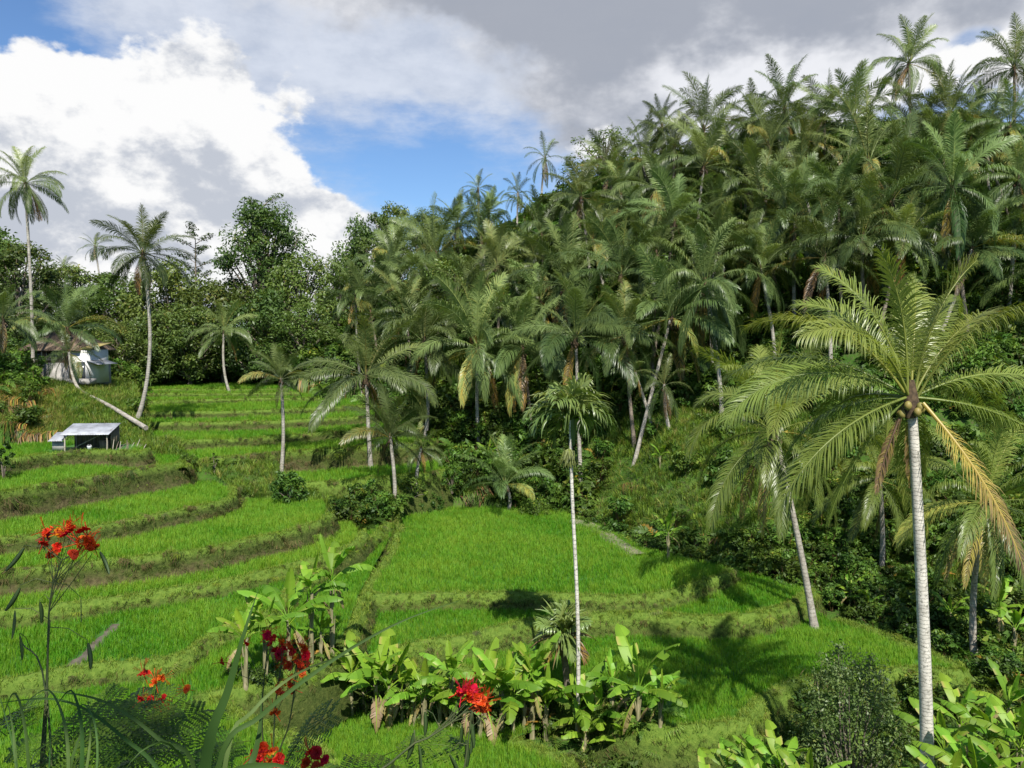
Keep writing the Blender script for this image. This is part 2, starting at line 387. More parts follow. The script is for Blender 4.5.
# terraces: a field sheet and a bank (bund, then earth face) each
def field_mat():
    m, nt = nt_new('paddy_shaded_green')
    tc = N(nt, 'ShaderNodeTexCoord')
    f = noise_n(nt, tc.outputs['Object'], 1.2, 5, 0.6)
    c = ramp(nt, f, [(0.35, (0.035, 0.11, 0.012)), (0.65, (0.06, 0.16, 0.02))])  # dark green: the shade between the rice tufts is put into the colour
    b = N(nt, 'ShaderNodeBsdfPrincipled'); b.inputs['Roughness'].default_value = 0.6
    nt.links.new(c, b.inputs['Base Color'])
    o = N(nt, 'ShaderNodeOutputMaterial'); nt.links.new(b.outputs[0], o.inputs[0])
    return m
def bank_mat():
    m, nt = nt_new('bank_earth')
    tc = N(nt, 'ShaderNodeTexCoord'); P = tc.outputs['Object']
    at = N(nt, 'ShaderNodeAttribute', attribute_name='v')
    f = noise_n(nt, P, 1.1, 5, 0.65); g = noise_n(nt, P, 6.0, 5, 0.65)
    soil = ramp(nt, g, [(0.3, (0.042, 0.036, 0.016)), (0.7, (0.125, 0.105, 0.048))])
    green = ramp(nt, g, [(0.3, (0.07, 0.13, 0.018)), (0.7, (0.15, 0.22, 0.035))])
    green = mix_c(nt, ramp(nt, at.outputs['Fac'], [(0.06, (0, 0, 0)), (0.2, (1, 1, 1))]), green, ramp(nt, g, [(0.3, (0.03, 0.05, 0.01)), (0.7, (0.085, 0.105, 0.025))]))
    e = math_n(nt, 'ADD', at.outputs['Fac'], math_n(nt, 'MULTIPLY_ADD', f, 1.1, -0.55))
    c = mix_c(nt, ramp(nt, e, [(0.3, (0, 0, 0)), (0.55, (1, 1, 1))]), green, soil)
    b = N(nt, 'ShaderNodeBsdfPrincipled'); b.inputs['Roughness'].default_value = 0.95; b.inputs['Specular IOR Level'].default_value = 0.1
    nt.links.new(c, b.inputs['Base Color'])
    bp = N(nt, 'ShaderNodeBump'); bp.inputs['Strength'].default_value = 0.9; bp.inputs['Distance'].default_value = 0.12
    nt.links.new(g, bp.inputs['Height']); nt.links.new(bp.outputs[0], b.inputs['Normal'])
    o = N(nt, 'ShaderNodeOutputMaterial'); nt.links.new(b.outputs[0], o.inputs[0])
    return m
M['field'] = field_mat(); M['bank'] = bank_mat()
weed_pts = []
bank_pts = []          # (pos, v, H) for grass
TL = {'L4': 'lowest rice field in front of the banana row', 'L3': 'lower right rice field with the palm shadow', 'L2': 'narrow rice field below the big central field',
      'LM': 'big flat central rice field', 'TG': 'rice field behind the red flowers at the lower left', 'LA': 'small wedge of rice field left of the big central field', 'TF': 'left rice field with the muddy channel',
      'TE': 'thin curved rice strip above the muddy channel field', 'TD': 'long left rice field ending by the dark shrub', 'TC': 'left rice field two steps below the hut',
      'TB': 'left rice field one step below the hut', 'TA': 'small field the tin roofed hut stands on', 'U6': 'back rice field at the foot of the stepped bank',
      'U5': 'back rice field above the tall brown bank', 'U4': 'third back rice field up', 'U3': 'fourth back rice field up', 'U2': 'fifth back rice field up',
      'U1': 'pale sixth back rice field up', 'U0': 'seventh back rice field near the forest', 'UU': 'last and highest back rice field at the forest edge'}
for t in terr:
    nm, z, drop, e, O = t['name'], t['z'], t['drop'], t['edge'], t['O']
    far = e[:, 1].mean() > 70
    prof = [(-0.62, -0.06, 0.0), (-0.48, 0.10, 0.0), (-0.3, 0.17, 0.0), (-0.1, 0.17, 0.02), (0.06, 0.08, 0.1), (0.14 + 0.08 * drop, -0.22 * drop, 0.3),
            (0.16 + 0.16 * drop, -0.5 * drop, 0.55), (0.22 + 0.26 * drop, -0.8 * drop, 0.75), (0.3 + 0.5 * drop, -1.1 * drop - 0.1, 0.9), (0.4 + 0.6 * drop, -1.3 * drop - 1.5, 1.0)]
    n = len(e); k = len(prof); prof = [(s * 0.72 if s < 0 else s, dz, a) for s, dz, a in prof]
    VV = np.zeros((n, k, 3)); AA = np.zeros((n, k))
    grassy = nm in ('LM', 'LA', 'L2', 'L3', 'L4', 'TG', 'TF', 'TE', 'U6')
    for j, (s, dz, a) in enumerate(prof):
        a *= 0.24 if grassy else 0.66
        for i in range(n):
            w = mnoise.fractal((e[i, 0] * 0.9, e[i, 1] * 0.9, j * 0.6 + t['H']), 1.0, 2.0, 3)
            w2 = mnoise.noise((e[i, 0] * 0.35, e[i, 1] * 0.35, t['H'] * 3))
            q = s + (w * 0.12 * (1 if j > 3 else 0.35))
            VV[i, j, :2] = e[i] + O[i] * q
            VV[i, j, 2] = z + dz + w * 0.05 + (w2 * 0.07 if 0 < j < 5 else 0)
            AA[i, j] = a
    i0 = (np.arange(n - 1)[:, None] * k + np.arange(k - 1)[None]).ravel()
    fq = np.stack([i0, i0 + 1, i0 + k + 1, i0 + k], 1)[:, ::-1]
    root = empty('rice_terrace', (0, 0, 0))
    tag(root, TL[nm] + ', with its grassy earth bank', 'rice terrace', 'stepped rice terraces', 'structure')
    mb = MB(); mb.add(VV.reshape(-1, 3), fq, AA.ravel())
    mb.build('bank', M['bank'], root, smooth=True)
    P = t['inner']
    tri = tessellate_polygon([[Vector((p[0], p[1], 0)) for p in P]])
    mb = MB(); mb.add(np.concatenate([P, np.full((len(P), 1), z)], 1), np.array(tri))
    me = mb.build('field', M['field'], root).data
    # grass spots on the bank
    d = e[:, 1]
    for i in range(n - 1):
        L = np.linalg.norm(e[i + 1] - e[i]); wid = 0.75 + drop * 1.2
        px = 512 + F * e[i, 0] / max(e[i, 1], 1)
        if px < -60 or px > 1080: continue
        dens = 26 if d[i] < 45 else (16 if d[i] < 66 else 9)
        cnt = rng.poisson(L * wid * dens)
        u = rng.random(cnt); r = rng.random(cnt) ** 1.25 * (k - 2) + 0.5
        j = r.astype(int); fr = r - j
        a = VV[i, j] * (1 - u[:, None]) + VV[i + 1, j] * u[:, None]
        b = VV[i, j + 1] * (1 - u[:, None]) + VV[i + 1, j + 1] * u[:, None]
        p = a * (1 - fr[:, None]) + b * fr[:, None]
        av = AA[i, j] * (1 - fr) + AA[i, j + 1] * fr
        for q in range(rng.poisson(L * (1.6 if d[i] < 66 else .8))):
            u_ = rng.random(); j_ = int(rng.integers(3, 7)); c_ = VV[i, j_] * (1 - u_) + VV[i + 1, j_] * u_
            weed_pts.append((c_[0], c_[1], c_[2], math.atan2(O[i, 1], O[i, 0]) + PI / 2, grassy, drop))
        for q in range(cnt): bank_pts.append((p[q, 0], p[q, 1], p[q, 2], av[q]))
# ------------------------------------------------------------------ scattering of uncountable growth
def scatter(name, label, cat, P, rot, scl, meshes, idx=None):
    P = np.asarray(P, np.float32); n = len(P)
    me = bpy.data.meshes.new(name); me.vertices.add(n); me.vertices.foreach_set('co', P.ravel())
    a = me.attributes.new('rot', 'FLOAT_VECTOR', 'POINT'); a.data.foreach_set('vector', np.asarray(rot, np.float32).ravel())
    a = me.attributes.new('scl', 'FLOAT', 'POINT'); a.data.foreach_set('value', np.asarray(scl, np.float32))
    if idx is None: idx = rng.integers(0, len(meshes), n)
    a = me.attributes.new('idx', 'INT', 'POINT'); a.data.foreach_set('value', np.asarray(idx, np.int32))
    o = link(name, me)
    tag(o, label, cat, kind='stuff')
    ng = bpy.data.node_groups.new(name, 'GeometryNodeTree')
    ng.interface.new_socket('Geometry', in_out='INPUT', socket_type='NodeSocketGeometry')
    ng.interface.new_socket('Geometry', in_out='OUTPUT', socket_type='NodeSocketGeometry')
    gi = ng.nodes.new('NodeGroupInput'); go = ng.nodes.new('NodeGroupOutput')
    iop = ng.nodes.new('GeometryNodeInstanceOnPoints')
    jn = ng.nodes.new('GeometryNodeJoinGeometry')
    ng.links.new(gi.outputs[0], iop.inputs['Points'])
    for m in reversed(meshes):             # join order is last linked first
        src = bpy.data.objects.new(m.name, m)
        oi = ng.nodes.new('GeometryNodeObjectInfo'); oi.inputs['Object'].default_value = src
        oi.inputs['As Instance'].default_value = False
        g2 = ng.nodes.new('GeometryNodeGeometryToInstance')
        ng.links.new(oi.outputs['Geometry'], g2.inputs[0]); ng.links.new(g2.outputs[0], jn.inputs[0])
    ng.links.new(jn.outputs[0], iop.inputs['Instance'])
    iop.inputs['Pick Instance'].default_value = True
    def attr(nm, typ):
        q = ng.nodes.new('GeometryNodeInputNamedAttribute'); q.data_type = typ; q.inputs['Name'].default_value = nm
        return q.outputs['Attribute']
    ng.links.new(attr('idx', 'INT'), iop.inputs['Instance Index'])
    er = ng.nodes.new('FunctionNodeEulerToRotation'); ng.links.new(attr('rot', 'FLOAT_VECTOR'), er.inputs[0])
    ng.links.new(er.outputs[0], iop.inputs['Rotation'])
    ng.links.new(attr('scl', 'FLOAT'), iop.inputs['Scale'])
    ng.links.new(iop.outputs[0], go.inputs[0])
    md = o.modifiers.new('scatter', 'NODES'); md.node_group = ng
    return o

def tuft(name, mat, blades, h, spread, w, lean, v0, v1, seed, bend=0.35):
    r = np.random.default_rng(seed); mb = MB()
    for b in range(blades):
        az = r.random() * 2 * PI; rad = spread * math.sqrt(r.random())
        p0 = np.array([rad * math.cos(r.random() * 6.3), rad * math.sin(r.random() * 6.3), -0.02])
        l = lean * r.random() + 0.05; hh = h * (0.65 + 0.45 * r.random())
        d = np.array([math.cos(az), math.sin(az), 0]); s = np.array([-d[1], d[0], 0]) * w * (0.7 + 0.6 * r.random()) / 2
        p1 = p0 + d * hh * l * 0.4 + np.array([0, 0, hh * 0.6]); p2 = p0 + d * hh * (l + bend * r.random()) + np.array([0, 0, hh])
        v = v0 + (v1 - v0) * r.random()
        mb.add([p0 - s, p0 + s, p1 + s * 0.9, p1 - s * 0.9, p2], [[0, 1, 2], [0, 2, 3], [3, 2, 4]], v)
    return mb.mesh(name, mat)

# rice
rice_m = [tuft('rice_tuft', M['rice'], 16, 0.30 + .03 * i, 0.13, 0.018, 0.3, 0.10 * i, 0.2 + 0.09 * i, 10 + i) for i in range(5)]
ptsP, ptsS = [], []
# channel of mud and other bare spots in the left field (world points)
ch = [at_h(px, py, 12.35)[:2] for px, py in ((118, 624), (100, 640), (80, 660), (62, 672))]
def seg_dist(x, y, L):
    d = np.full(x.shape, 1e9)
    for (ax, ay), (bx, by) in zip(L[:-1], L[1:]):
        vx, vy = bx - ax, by - ay; t = np.clip(((x - ax) * vx + (y - ay) * vy) / (vx * vx + vy * vy), 0, 1)
        d = np.minimum(d, np.hypot(x - ax - t * vx, y - ay - t * vy))
    return d
for t in terr:
    P = t['inner']; x0, y0 = P.min(0); x1, y1 = P.max(0)
    d = P[:, 1].mean(); s = float(np.clip(d * 0.0048, 0.15, 0.36))
    xs = np.arange(x0, x1, s); ys = np.arange(y0, y1, s)
    x, y = np.meshgrid(xs, ys); x = x + rng.uniform(-.35, .35, x.shape) * s; y = y + rng.uniform(-.35, .35, x.shape) * s
    px = 512 + F * x / np.maximum(y, 1)
    k = inside(P, x, y) & (terr_top(x, y) < t['z'] + 0.01) & (px > -40) & (px < 1060)
    hi = np.zeros(x.shape, bool)
    for u in terr:                          # keep off the feet of higher banks
        if u['z'] > t['z'] + 0.05:
            hi |= inside(u['poly'] , x, y + 0.3 + 0.5 * u['drop'])
    k &= ~hi
    if t['name'] == 'TF': k &= seg_dist(x, y, ch) > 0.24
    if t['name'] == 'TA': k &= ~((np.abs(x - (-29.5)) < 3.0) & (y > 54.3))
    x, y = x[k], y[k]
    # taller and shorter patches, as real stands have
    v = np.array([mnoise.noise((a * 0.5, b * 0.5, t['z'])) for a, b in zip(x, y)])
    ptsP.append(np.stack([x, y, np.full(len(x), t['z'])], 1)); ptsS.append((0.95 + 0.2 * v + rng.uniform(-.12, .12, len(x))) * (s / 0.18) ** 0.5)
P = np.concatenate(ptsP); S = np.concatenate(ptsS); n = len(P)
print('rice tufts', n)
rot = np.stack([rng.normal(0, .08, n), rng.normal(0, .08, n), rng.random(n) * 6.28], 1)
hue = np.array([mnoise.fractal((a * 0.16, b * 0.3, c), 1.0, 2.0, 4) for a, b, c in P]) * 1.5 + rng.normal(0, .22, n)
fn = {round(t['z'], 3): q for t, q in zip(terr, rng.normal(0, .3, len(terr)))}
hue += np.array([fn[round(c, 3)] for c in P[:, 2]])
ok = rng.random(n) > np.clip(np.array([mnoise.noise((a * 0.9, b * 0.9, 5.0)) for a, b, c in P]) * 2.2 - 0.75, 0, .85)
P, rot, S, hue = P[ok], rot[ok], S[ok], hue[ok]
scatter('rice', 'young bright green rice standing in all the terraced fields', 'rice', P, rot, S, rice_m, np.clip(np.round(2 + 1.6 * hue), 0, 4).astype(int))

# grass of the banks
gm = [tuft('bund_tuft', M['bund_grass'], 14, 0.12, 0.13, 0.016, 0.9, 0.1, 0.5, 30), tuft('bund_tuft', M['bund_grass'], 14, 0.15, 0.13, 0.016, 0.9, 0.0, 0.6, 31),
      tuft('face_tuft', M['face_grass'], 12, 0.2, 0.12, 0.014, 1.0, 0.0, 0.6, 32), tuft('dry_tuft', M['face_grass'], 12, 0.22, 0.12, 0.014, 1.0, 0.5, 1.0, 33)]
bp = np.array(bank_pts); av = bp[:, 3]
keep = rng.random(len(bp)) < np.interp(av, [0, .15, .5, 1], [1, 1, .8, .55]); bp = bp[keep]; av = av[keep]; n = len(bp)
rr = rng.random(n)
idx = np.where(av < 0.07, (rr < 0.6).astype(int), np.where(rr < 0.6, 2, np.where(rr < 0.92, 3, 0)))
print('bank tufts', n)
rot = np.stack([rng.normal(0, .25, n), rng.normal(0, .25, n), rng.random(n) * 6.28], 1)
def vine_mesh(seed, dry, mat='shrub'):
    """hanging grass and creeper for steep faces"""
    r = np.random.default_rng(seed); mb = MB()
    for i in range(46):
        x = r.normal(0, .42) if mat != 'shrub' else r.uniform(-.8, .8); y = r.uniform(-.25, .25); l = r.uniform(.3, 1.3) * (1.0 if mat == 'shrub' else max(.35, 1 - abs(x)))
        v = 0.1 + 0.4 * r.random() if r.random() > dry else 0.82 + 0.18 * r.random()
        o = r.normal(0, .15 if mat == 'shrub' else .32, 2); w = 0.012 + 0.012 * r.random()
        p = [np.array([x, y, .25]), np.array([x + o[0] * .5, y - .3, .15]), np.array([x + o[0], y - .42, -l * .5]), np.array([x + o[0] * 1.3, y - .38 + o[1], -l])]
        s = np.array([w, 0, 0])
        mb.add([p[0] - s, p[0] + s, p[1] - s, p[1] + s, p[2] - s, p[2] + s, p[3]], [[0, 1, 3, 2], [2, 3, 5, 4]], v)
        mb.add([p[2] - s, p[2] + s, p[3]], [[0, 1, 2]], v)
    return mb.mesh('creeper', M[mat])
gm += [vine_mesh(330, .05, 'bund_grass'), vine_mesh(331, .25, 'face_grass'), vine_mesh(332, .7, 'face_grass')]
wp = np.array([(a, b, c, e, f, g) for a, b, c, e, f, g in weed_pts]); m = len(wp); q = rng.random(m)
idx = np.concatenate([idx, np.where(wp[:, 4] > .5, np.where(q < .7, 4, 5), np.where(q < .2, 4, np.where(q < .65, 5, 6)))])
bsc = np.concatenate([rng.uniform(0.7, 1.3, n) * np.interp(bp[:, 1], [30, 60, 90], [0.95, 1.25, 1.7]), rng.uniform(.22, .55, m) * np.clip(wp[:, 5], .6, 1.2)])
rot = np.concatenate([rot, np.stack([rng.normal(0, .2, m), rng.normal(0, .3, m), wp[:, 3] + rng.normal(0, .7, m)], 1)]); bp = np.concatenate([bp[:, :3], wp[:, :3]])
print('bank weeds', m)
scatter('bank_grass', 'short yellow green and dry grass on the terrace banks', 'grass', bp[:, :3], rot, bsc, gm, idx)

# mud channel in the left field
mb = MB()
cc = smooth_poly(np.array(ch), 0.25); T = np.gradient(cc, axis=0); T /= np.linalg.norm(T, axis=1)[:, None]; O = np.stack([T[:, 1], -T[:, 0]], 1)
w = 0.2 + 0.07 * np.sin(np.arange(len(cc)) * .9) + .04 * np.cos(np.arange(len(cc)) * 2.1)
a = np.concatenate([cc + O * w[:, None], np.full((len(cc), 1), CAMZ - 12.35 + .006)], 1); b = np.concatenate([cc - O * w[:, None], np.full((len(cc), 1), CAMZ - 12.35 + .006)], 1)
i = np.arange(len(cc) - 1)
mb.add(np.concatenate([a, b]), np.stack([i, i + 1, i + 1 + len(cc), i + len(cc)], 1))
M['mud'] = plain_mat('wet_mud', (0.075, 0.06, 0.042), (0.16, 0.135, 0.10), 3, 0.45)
tag(mb.build('mud_channel', M['mud']), 'muddy irrigation channel cutting through the left rice field', 'channel', kind='structure')
# ------------------------------------------------------------------ palms
def frond(mb, r, L, e0, droop, az, pairs, lw, ll, hang, v, m_leaf=0, m_rach=1, thick=0.035, start=0.13, sway=0.0, fine=False, vtip=None, lift=0.25, o=(0, 0, 0), roll0=None):
    """one feather leaf: a bent midrib with two rows of hanging leaflets"""
    n = 26; t = np.linspace(0, 1, n)
    e = e0 - droop * t ** 1.4
    a = az + sway * t ** 2
    h = np.stack([np.cos(a), np.sin(a)], 1)
    T = np.stack([np.cos(e) * h[:, 0], np.cos(e) * h[:, 1], np.sin(e)], 1)
    P = np.concatenate([[[0, 0, 0]], np.cumsum((T[:-1] + T[1:]) / 2 * L / (n - 1), axis=0)]) + np.asarray(o)
    S = np.stack([-h[:, 1], h[:, 0], np.zeros(n)], 1)
    roll = r.normal(0, 0.22) + r.normal(0, 0.6) * t
    if roll0 is not None: roll = roll0 + 0 * t
    U = np.cross(T, S) * -1; U = np.cross(S, T) * -1
    U = np.cross(T, S)
    S2 = S * np.cos(roll)[:, None] + U * np.sin(roll)[:, None]; U2 = np.cross(T, S2)
    mb.tube(P, thick * (1 - 0.85 * t) + 0.004, 4, (v if vtip is None else v) + 0.1, m_rach, False)
    tl = np.repeat(np.linspace(start, 0.995, pairs), 2); q = len(tl)
    tl = np.clip(tl + r.normal(0, 0.25 / pairs, q), start * 0.9, 1)
    s = np.tile([1.0, -1.0], pairs)
    def at(A): return np.stack([np.interp(tl, t, A[:, k]) for k in range(3)], 1)
    B, Tt, Sd, Ut = at(P), at(T), at(S2), at(U2)
    u = np.clip((tl - start) / (1 - start), 0, 1)
    l = L * ll * (np.clip(np.sin(PI * (0.13 + 0.80 * u)), 0.12, 1) ** 0.7) * r.uniform(0.88, 1.08, q)
    fw = R(30) + R(34) * u ** 1.3 + r.normal(0, 0.07, q)
    d0 = Sd * (s * np.cos(fw))[:, None] + Tt * np.sin(fw)[:, None] + Ut * (lift + r.normal(0, 0.10, q))[:, None]
    d0 /= np.linalg.norm(d0, axis=1)[:, None]
    dn = np.array([0, 0, -1.0])
    def bendv(d, k):
        z = d + dn * k[:, None]; return z / np.linalg.norm(z, axis=1)[:, None]
    hg = hang * r.uniform(0.6, 1.4, q)
    d1 = bendv(d0, hg * 0.35); d2 = bendv(d1, hg * 0.8); d3 = bendv(d2, hg * 1.1)
    P0 = B; P1 = P0 + d0 * (l * 0.25)[:, None]; P2 = P1 + d1 * (l * 0.3)[:, None]; P3 = P2 + d2 * (l * 0.27)[:, None]; P4 = P3 + d3 * (l * 0.18)[:, None]
    W = np.cross(d0, Ut); W = W / (np.linalg.norm(W, axis=1)[:, None] + 1e-9)
    wv = (lw * (0.55 + 0.45 * np.sin(PI * np.clip(u, 0.05, 0.95))))[:, None] / 2
    V = np.stack([P0 - W * wv * .5, P0 + W * wv * .5, P1 - W * wv, P1 + W * wv, P2 - W * wv * .95, P2 + W * wv * .95, P3 - W * wv * .6, P3 + W * wv * .6, P4], 1)
    vv = v + r.normal(0, 0.05, q)
    if vtip is not None: vv = v + (vtip - v) * u + r.normal(0, 0.04, q)
    A = np.repeat(np.clip(vv, 0, 1)[:, None], 9, 1)
    if vtip is not None: A[:, 5:] += 0.08
    k = (np.arange(q) * 9)[:, None]
    quads = np.concatenate([k + np.array([[0, 1, 3, 2]]), k + np.array([[2, 3, 5, 4]]), k + np.array([[4, 5, 7, 6]])])
    off = mb.n
    mb.add(V.reshape(-1, 3), quads, np.clip(A, 0, 1).ravel(), m_leaf)
    # tips reuse the same vertices
    mb.F.append((k + np.array([[6, 7, 8]])) + off); mb.M.append(m_leaf)

def crown_mesh(name, seed, n=24, L=4.9, young=0.3, pairs=84, lw=0.044, ll=0.21, mats=None, dry=2, hang=0.9, low=-28):
    r = np.random.default_rng(seed); mb = MB()
    az = r.random() * 6.28
    for i in range(n):
        f = i / (n - 1)
        az += 2.39996 + r.normal(0, 0.15)
        e0 = R(84 - (84 - low) * f ** 1.05 + r.normal(0, 5))
        droop = R(40 + 40 * math.sin(PI * min(1, 0.15 + f * 0.75)) + r.normal(0, 9))
        if f < young: droop *= 0.7
        LL = L * (0.72 + 0.33 * math.sin(PI * (0.2 + 0.6 * f))) * r.uniform(0.92, 1.08)
        v = np.clip(0.42 - 0.36 * f + r.normal(0, 0.06), 0.02, 0.5)  # upper fronds paler by age, and to put lit tops into the colour
        if f > 0.55 and r.random() < 0.12: v = 0.55
        frond(mb, r, LL, e0, droop, az, pairs, lw, ll, hang * (0.5 + 1.0 * f), v, sway=r.normal(0, 0.3), o=(0.12 * math.cos(az), 0.12 * math.sin(az), -0.25 * f))
    for i in range(dry):
        az = r.random() * 6.28
        frond(mb, r, L * 0.8, R(-55 - 20 * r.random()), R(28), az, int(pairs * 0.6), lw * 0.9, ll * 0.8, 1.6, 0.9 + r.normal(0, 0.05), o=(0.15 * math.cos(az), 0.15 * math.sin(az), -0.35))
    # fibre and nut stalks at the heart
    for i in range(9):
        a = r.random() * 6.28; q = 0.16 + 0.14 * r.random()
        c = np.array([q * math.cos(a), q * math.sin(a), -0.45 - 0.35 * r.random()])
        mb.tube([c, c + [0, 0, -0.12], c + [0, 0, -0.24]], [0.06, 0.12, 0.05], 5, 0.0, 2)
    mb.tube([[0, 0, -0.7], [0, 0, -0.2], [0, 0, 0.3]], [0.16, 0.2, 0.07], 6, 0.0, 2)
    return mb.mesh(name, mats or [M['palm'], M['palm'], M['boot']])

CROWN = [crown_mesh('coconut_crown', 100, 24, 5.0), crown_mesh('coconut_crown', 101, 20, 5.3, hang=1.2, low=-22), crown_mesh('coconut_crown', 102, 26, 4.8, dry=3, low=-42),
         crown_mesh('coconut_crown', 103, 19, 5.3, 0.45, dry=1, low=-8), crown_mesh('coconut_crown', 104, 23, 4.9, hang=1.5, dry=5, low=-50), crown_mesh('coconut_crown', 105, 19, 5.1, 0.6, dry=0, low=5),
         crown_mesh('coconut_crown', 106, 22, 5.2, 0.25, hang=0.7, low=-30, dry=1), crown_mesh('coconut_crown', 107, 17, 4.7, 0.2, hang=1.4, low=-45, dry=6), crown_mesh('coconut_crown', 108, 21, 5.4, 0.5, hang=1.0, low=-15, dry=2, lw=.038)]
SPARSE = [crown_mesh('coconut_crown', 110, 15, 4.3, 0.2, dry=3, hang=1.1, low=-58, pairs=46), crown_mesh('coconut_crown', 111, 17, 4.0, 0.3, dry=2, hang=0.9, low=-45, pairs=46)]

def palm_trunk(parent, base, top, bend, r0, r1, mat, rr, flare=1.5):
    """a leaning, slightly bowed trunk, in the root's own frame"""
    base, top = np.asarray(base, float), np.asarray(top, float)
    n = 16; t = np.linspace(0, 1, n)[:, None]
    P = base + (top - base) * t
    off = np.array([bend[0], bend[1], 0]) * np.sin(PI * t ** 0.8)
    P = P + off
    rad = r0 + (r1 - r0) * t[:, 0] ** 0.7 + r0 * (flare - 1) * np.exp(-t[:, 0] * 16)
    mb = MB(); mb.tube(P, rad, 10)
    return mb.build('trunk', mat, parent, smooth=True)

PALMS = []       # (root, px, py)
def coconut(top, base, label, group, crown, scale, rr, bend=None, mat=None, r0=0.17, r1=0.12, name='coconut_palm', cat='palm tree', lean=(0, 0)):
    root = empty(name, base)
    tag(root, label, cat, group)
    rel = np.asarray(top) - np.asarray(base)
    b = bend if bend is not None else (rr.normal(0, 0.25), rr.normal(0, 0.2))
    palm_trunk(root, (0, 0, -0.3), rel, b, r0, r1, mat or M['trunk'], rr)
    c = link('crown', crown, root, rel, (rr.normal(0, 0.09) + lean[0], rr.normal(0, 0.09) + lean[1], rr.random() * 6.28), (scale * rr.uniform(.92, 1.08), scale * rr.uniform(.92, 1.08), scale * rr.uniform(.85, 1.2)))
    return root

def on_ray(px, py, h, d0=30, d1=150):
    """where the sight line through that pixel is h metres above the ground"""
    d = np.arange(d0, d1, 0.7); r = ray(px, py)
    P = np.array([0, 0, CAMZ]) + r * (d / r[1])[:, None]
    g = base_raw(P[:, 0], P[:, 1])
    k = np.nonzero(P[:, 2] - g <= h)[0]
    return P[k[0]] if len(k) else None

# the near palm at the right, fronds as separate parts --------------------------------
r_ = np.random.default_rng(5)
top = at_d(911, 392, 23.0); b = at_d(928, 800, 23.3); b[2] = G(b[0], b[1])
near = empty('coconut_palm', b)
tag(near, 'tall coconut palm close by on the right, pale ringed trunk, one yellow orange dying frond', 'palm tree')
rel = top - b
palm_trunk(near, (0, 0, -0.3), rel, (0.18, 0.0), 0.235, 0.135, M['trunk_near'], r_, 1.3)
mats3 = [M['palm_near'], M['palm_near'], M['boot']]
def px_az(dx, dy_): return math.atan2(dy_, dx)
# (azimuth deg: 0 right, 90 away, 180 left, 270 to the camera), start elevation, droop, length
NF = [(205, 88, 28, 3.6), (15, 80, 40, 3.9), (150, 76, 42, 4.0), (60, 74, 45, 3.9), (300, 72, 50, 3.6), (120, 62, 55, 4.2), (20, 58, 62, 4.4), (175, 56, 70, 4.6), (215, 52, 66, 4.3), (340, 48, 72, 4.4),
      (75, 46, 62, 4.4), (185, 26, 72, 5.0), (158, 34, 66, 4.9), (2, 26, 72, 4.9), (30, 20, 74, 4.8), (325, 14, 66, 4.6), (255, 36, 80, 4.2), (195, 0, 58, 4.9), (200, -14, 46, 4.8), (345, -4, 58, 4.8), (165, -2, 64, 3.6), (110, 6, 70, 4.6), (250, 4, 82, 4.0),
      (222, -30, 36, 4.0), (10, -22, 48, 4.6), (135, -32, 40, 4.2), (175, -48, 26, 3.6), (60, -30, 44, 4.3)]
NF = [q for i, q in enumerate(NF) if i not in (4, 9, 15, 16, 17, 22, 23, 24)] + [(40, 66, 50, 4.2), (350, 64, 56, 4.2)]
for i, (az, e0, dr, L) in enumerate(NF):
    mb = MB(); f = i / len(NF)
    frond(mb, r_, L * 1.15, R(e0), R(dr * 1.12), R(az), 112, 0.035, 0.225, 0.5 + 1.2 * f, float(np.clip(0.46 - 0.34 * f + r_.normal(0, .05), 0.03, 0.5)), sway=r_.normal(0, .2), thick=0.045,
          o=(0.14 * math.cos(R(az)), 0.14 * math.sin(R(az)), -0.25 * f))
    mb.build('frond', mats3, near, loc=rel)
mb = MB(); frond(mb, r_, 5.0, R(-48), R(24), R(312), 96, 0.032, 0.19, 0.9, 0.66, vtip=1.0, thick=0.07, o=(0.2, -0.3, -0.3), roll0=R(10), lift=.1)
tag(mb.build('frond', mats3, near, loc=rel), 'yellow orange dying frond hanging down beside the trunk')
for az in (185, 60):
    mb = MB(); frond(mb, r_, 2.6, R(-66), R(14), R(az), 44, 0.045, 0.16, 1.6, 0.95, thick=0.045, o=(0.16 * math.cos(R(az)), 0.16 * math.sin(R(az)), -0.4))
    tag(mb.build('frond', mats3, near, loc=rel), 'withered brown frond hanging against the trunk')
for i in range(9):
    a = i * 0.75 + r_.random() * 0.4; q = 0.27 + 0.06 * r_.random()
    mb = MB(); c = np.array([q * math.cos(a), q * math.sin(a), -0.35 - 0.35 * r_.random()])
    mb.tube([c + [0, 0, .13], c + [0, 0, .09], c, c - [0, 0, .09], c - [0, 0, .14]], [0.03, 0.085, 0.115, 0.085, 0.02], 8)
    mb.build('coconut', M['nut'], near, loc=rel, smooth=True)
mb = MB(); mb.tube([[0, 0, -0.75], [0, 0, -0.3], [0, 0, 0.35]], [0.16, 0.23, 0.08], 9)
mb.build('fibre_sheath', M['boot'], near, loc=rel, smooth=True)

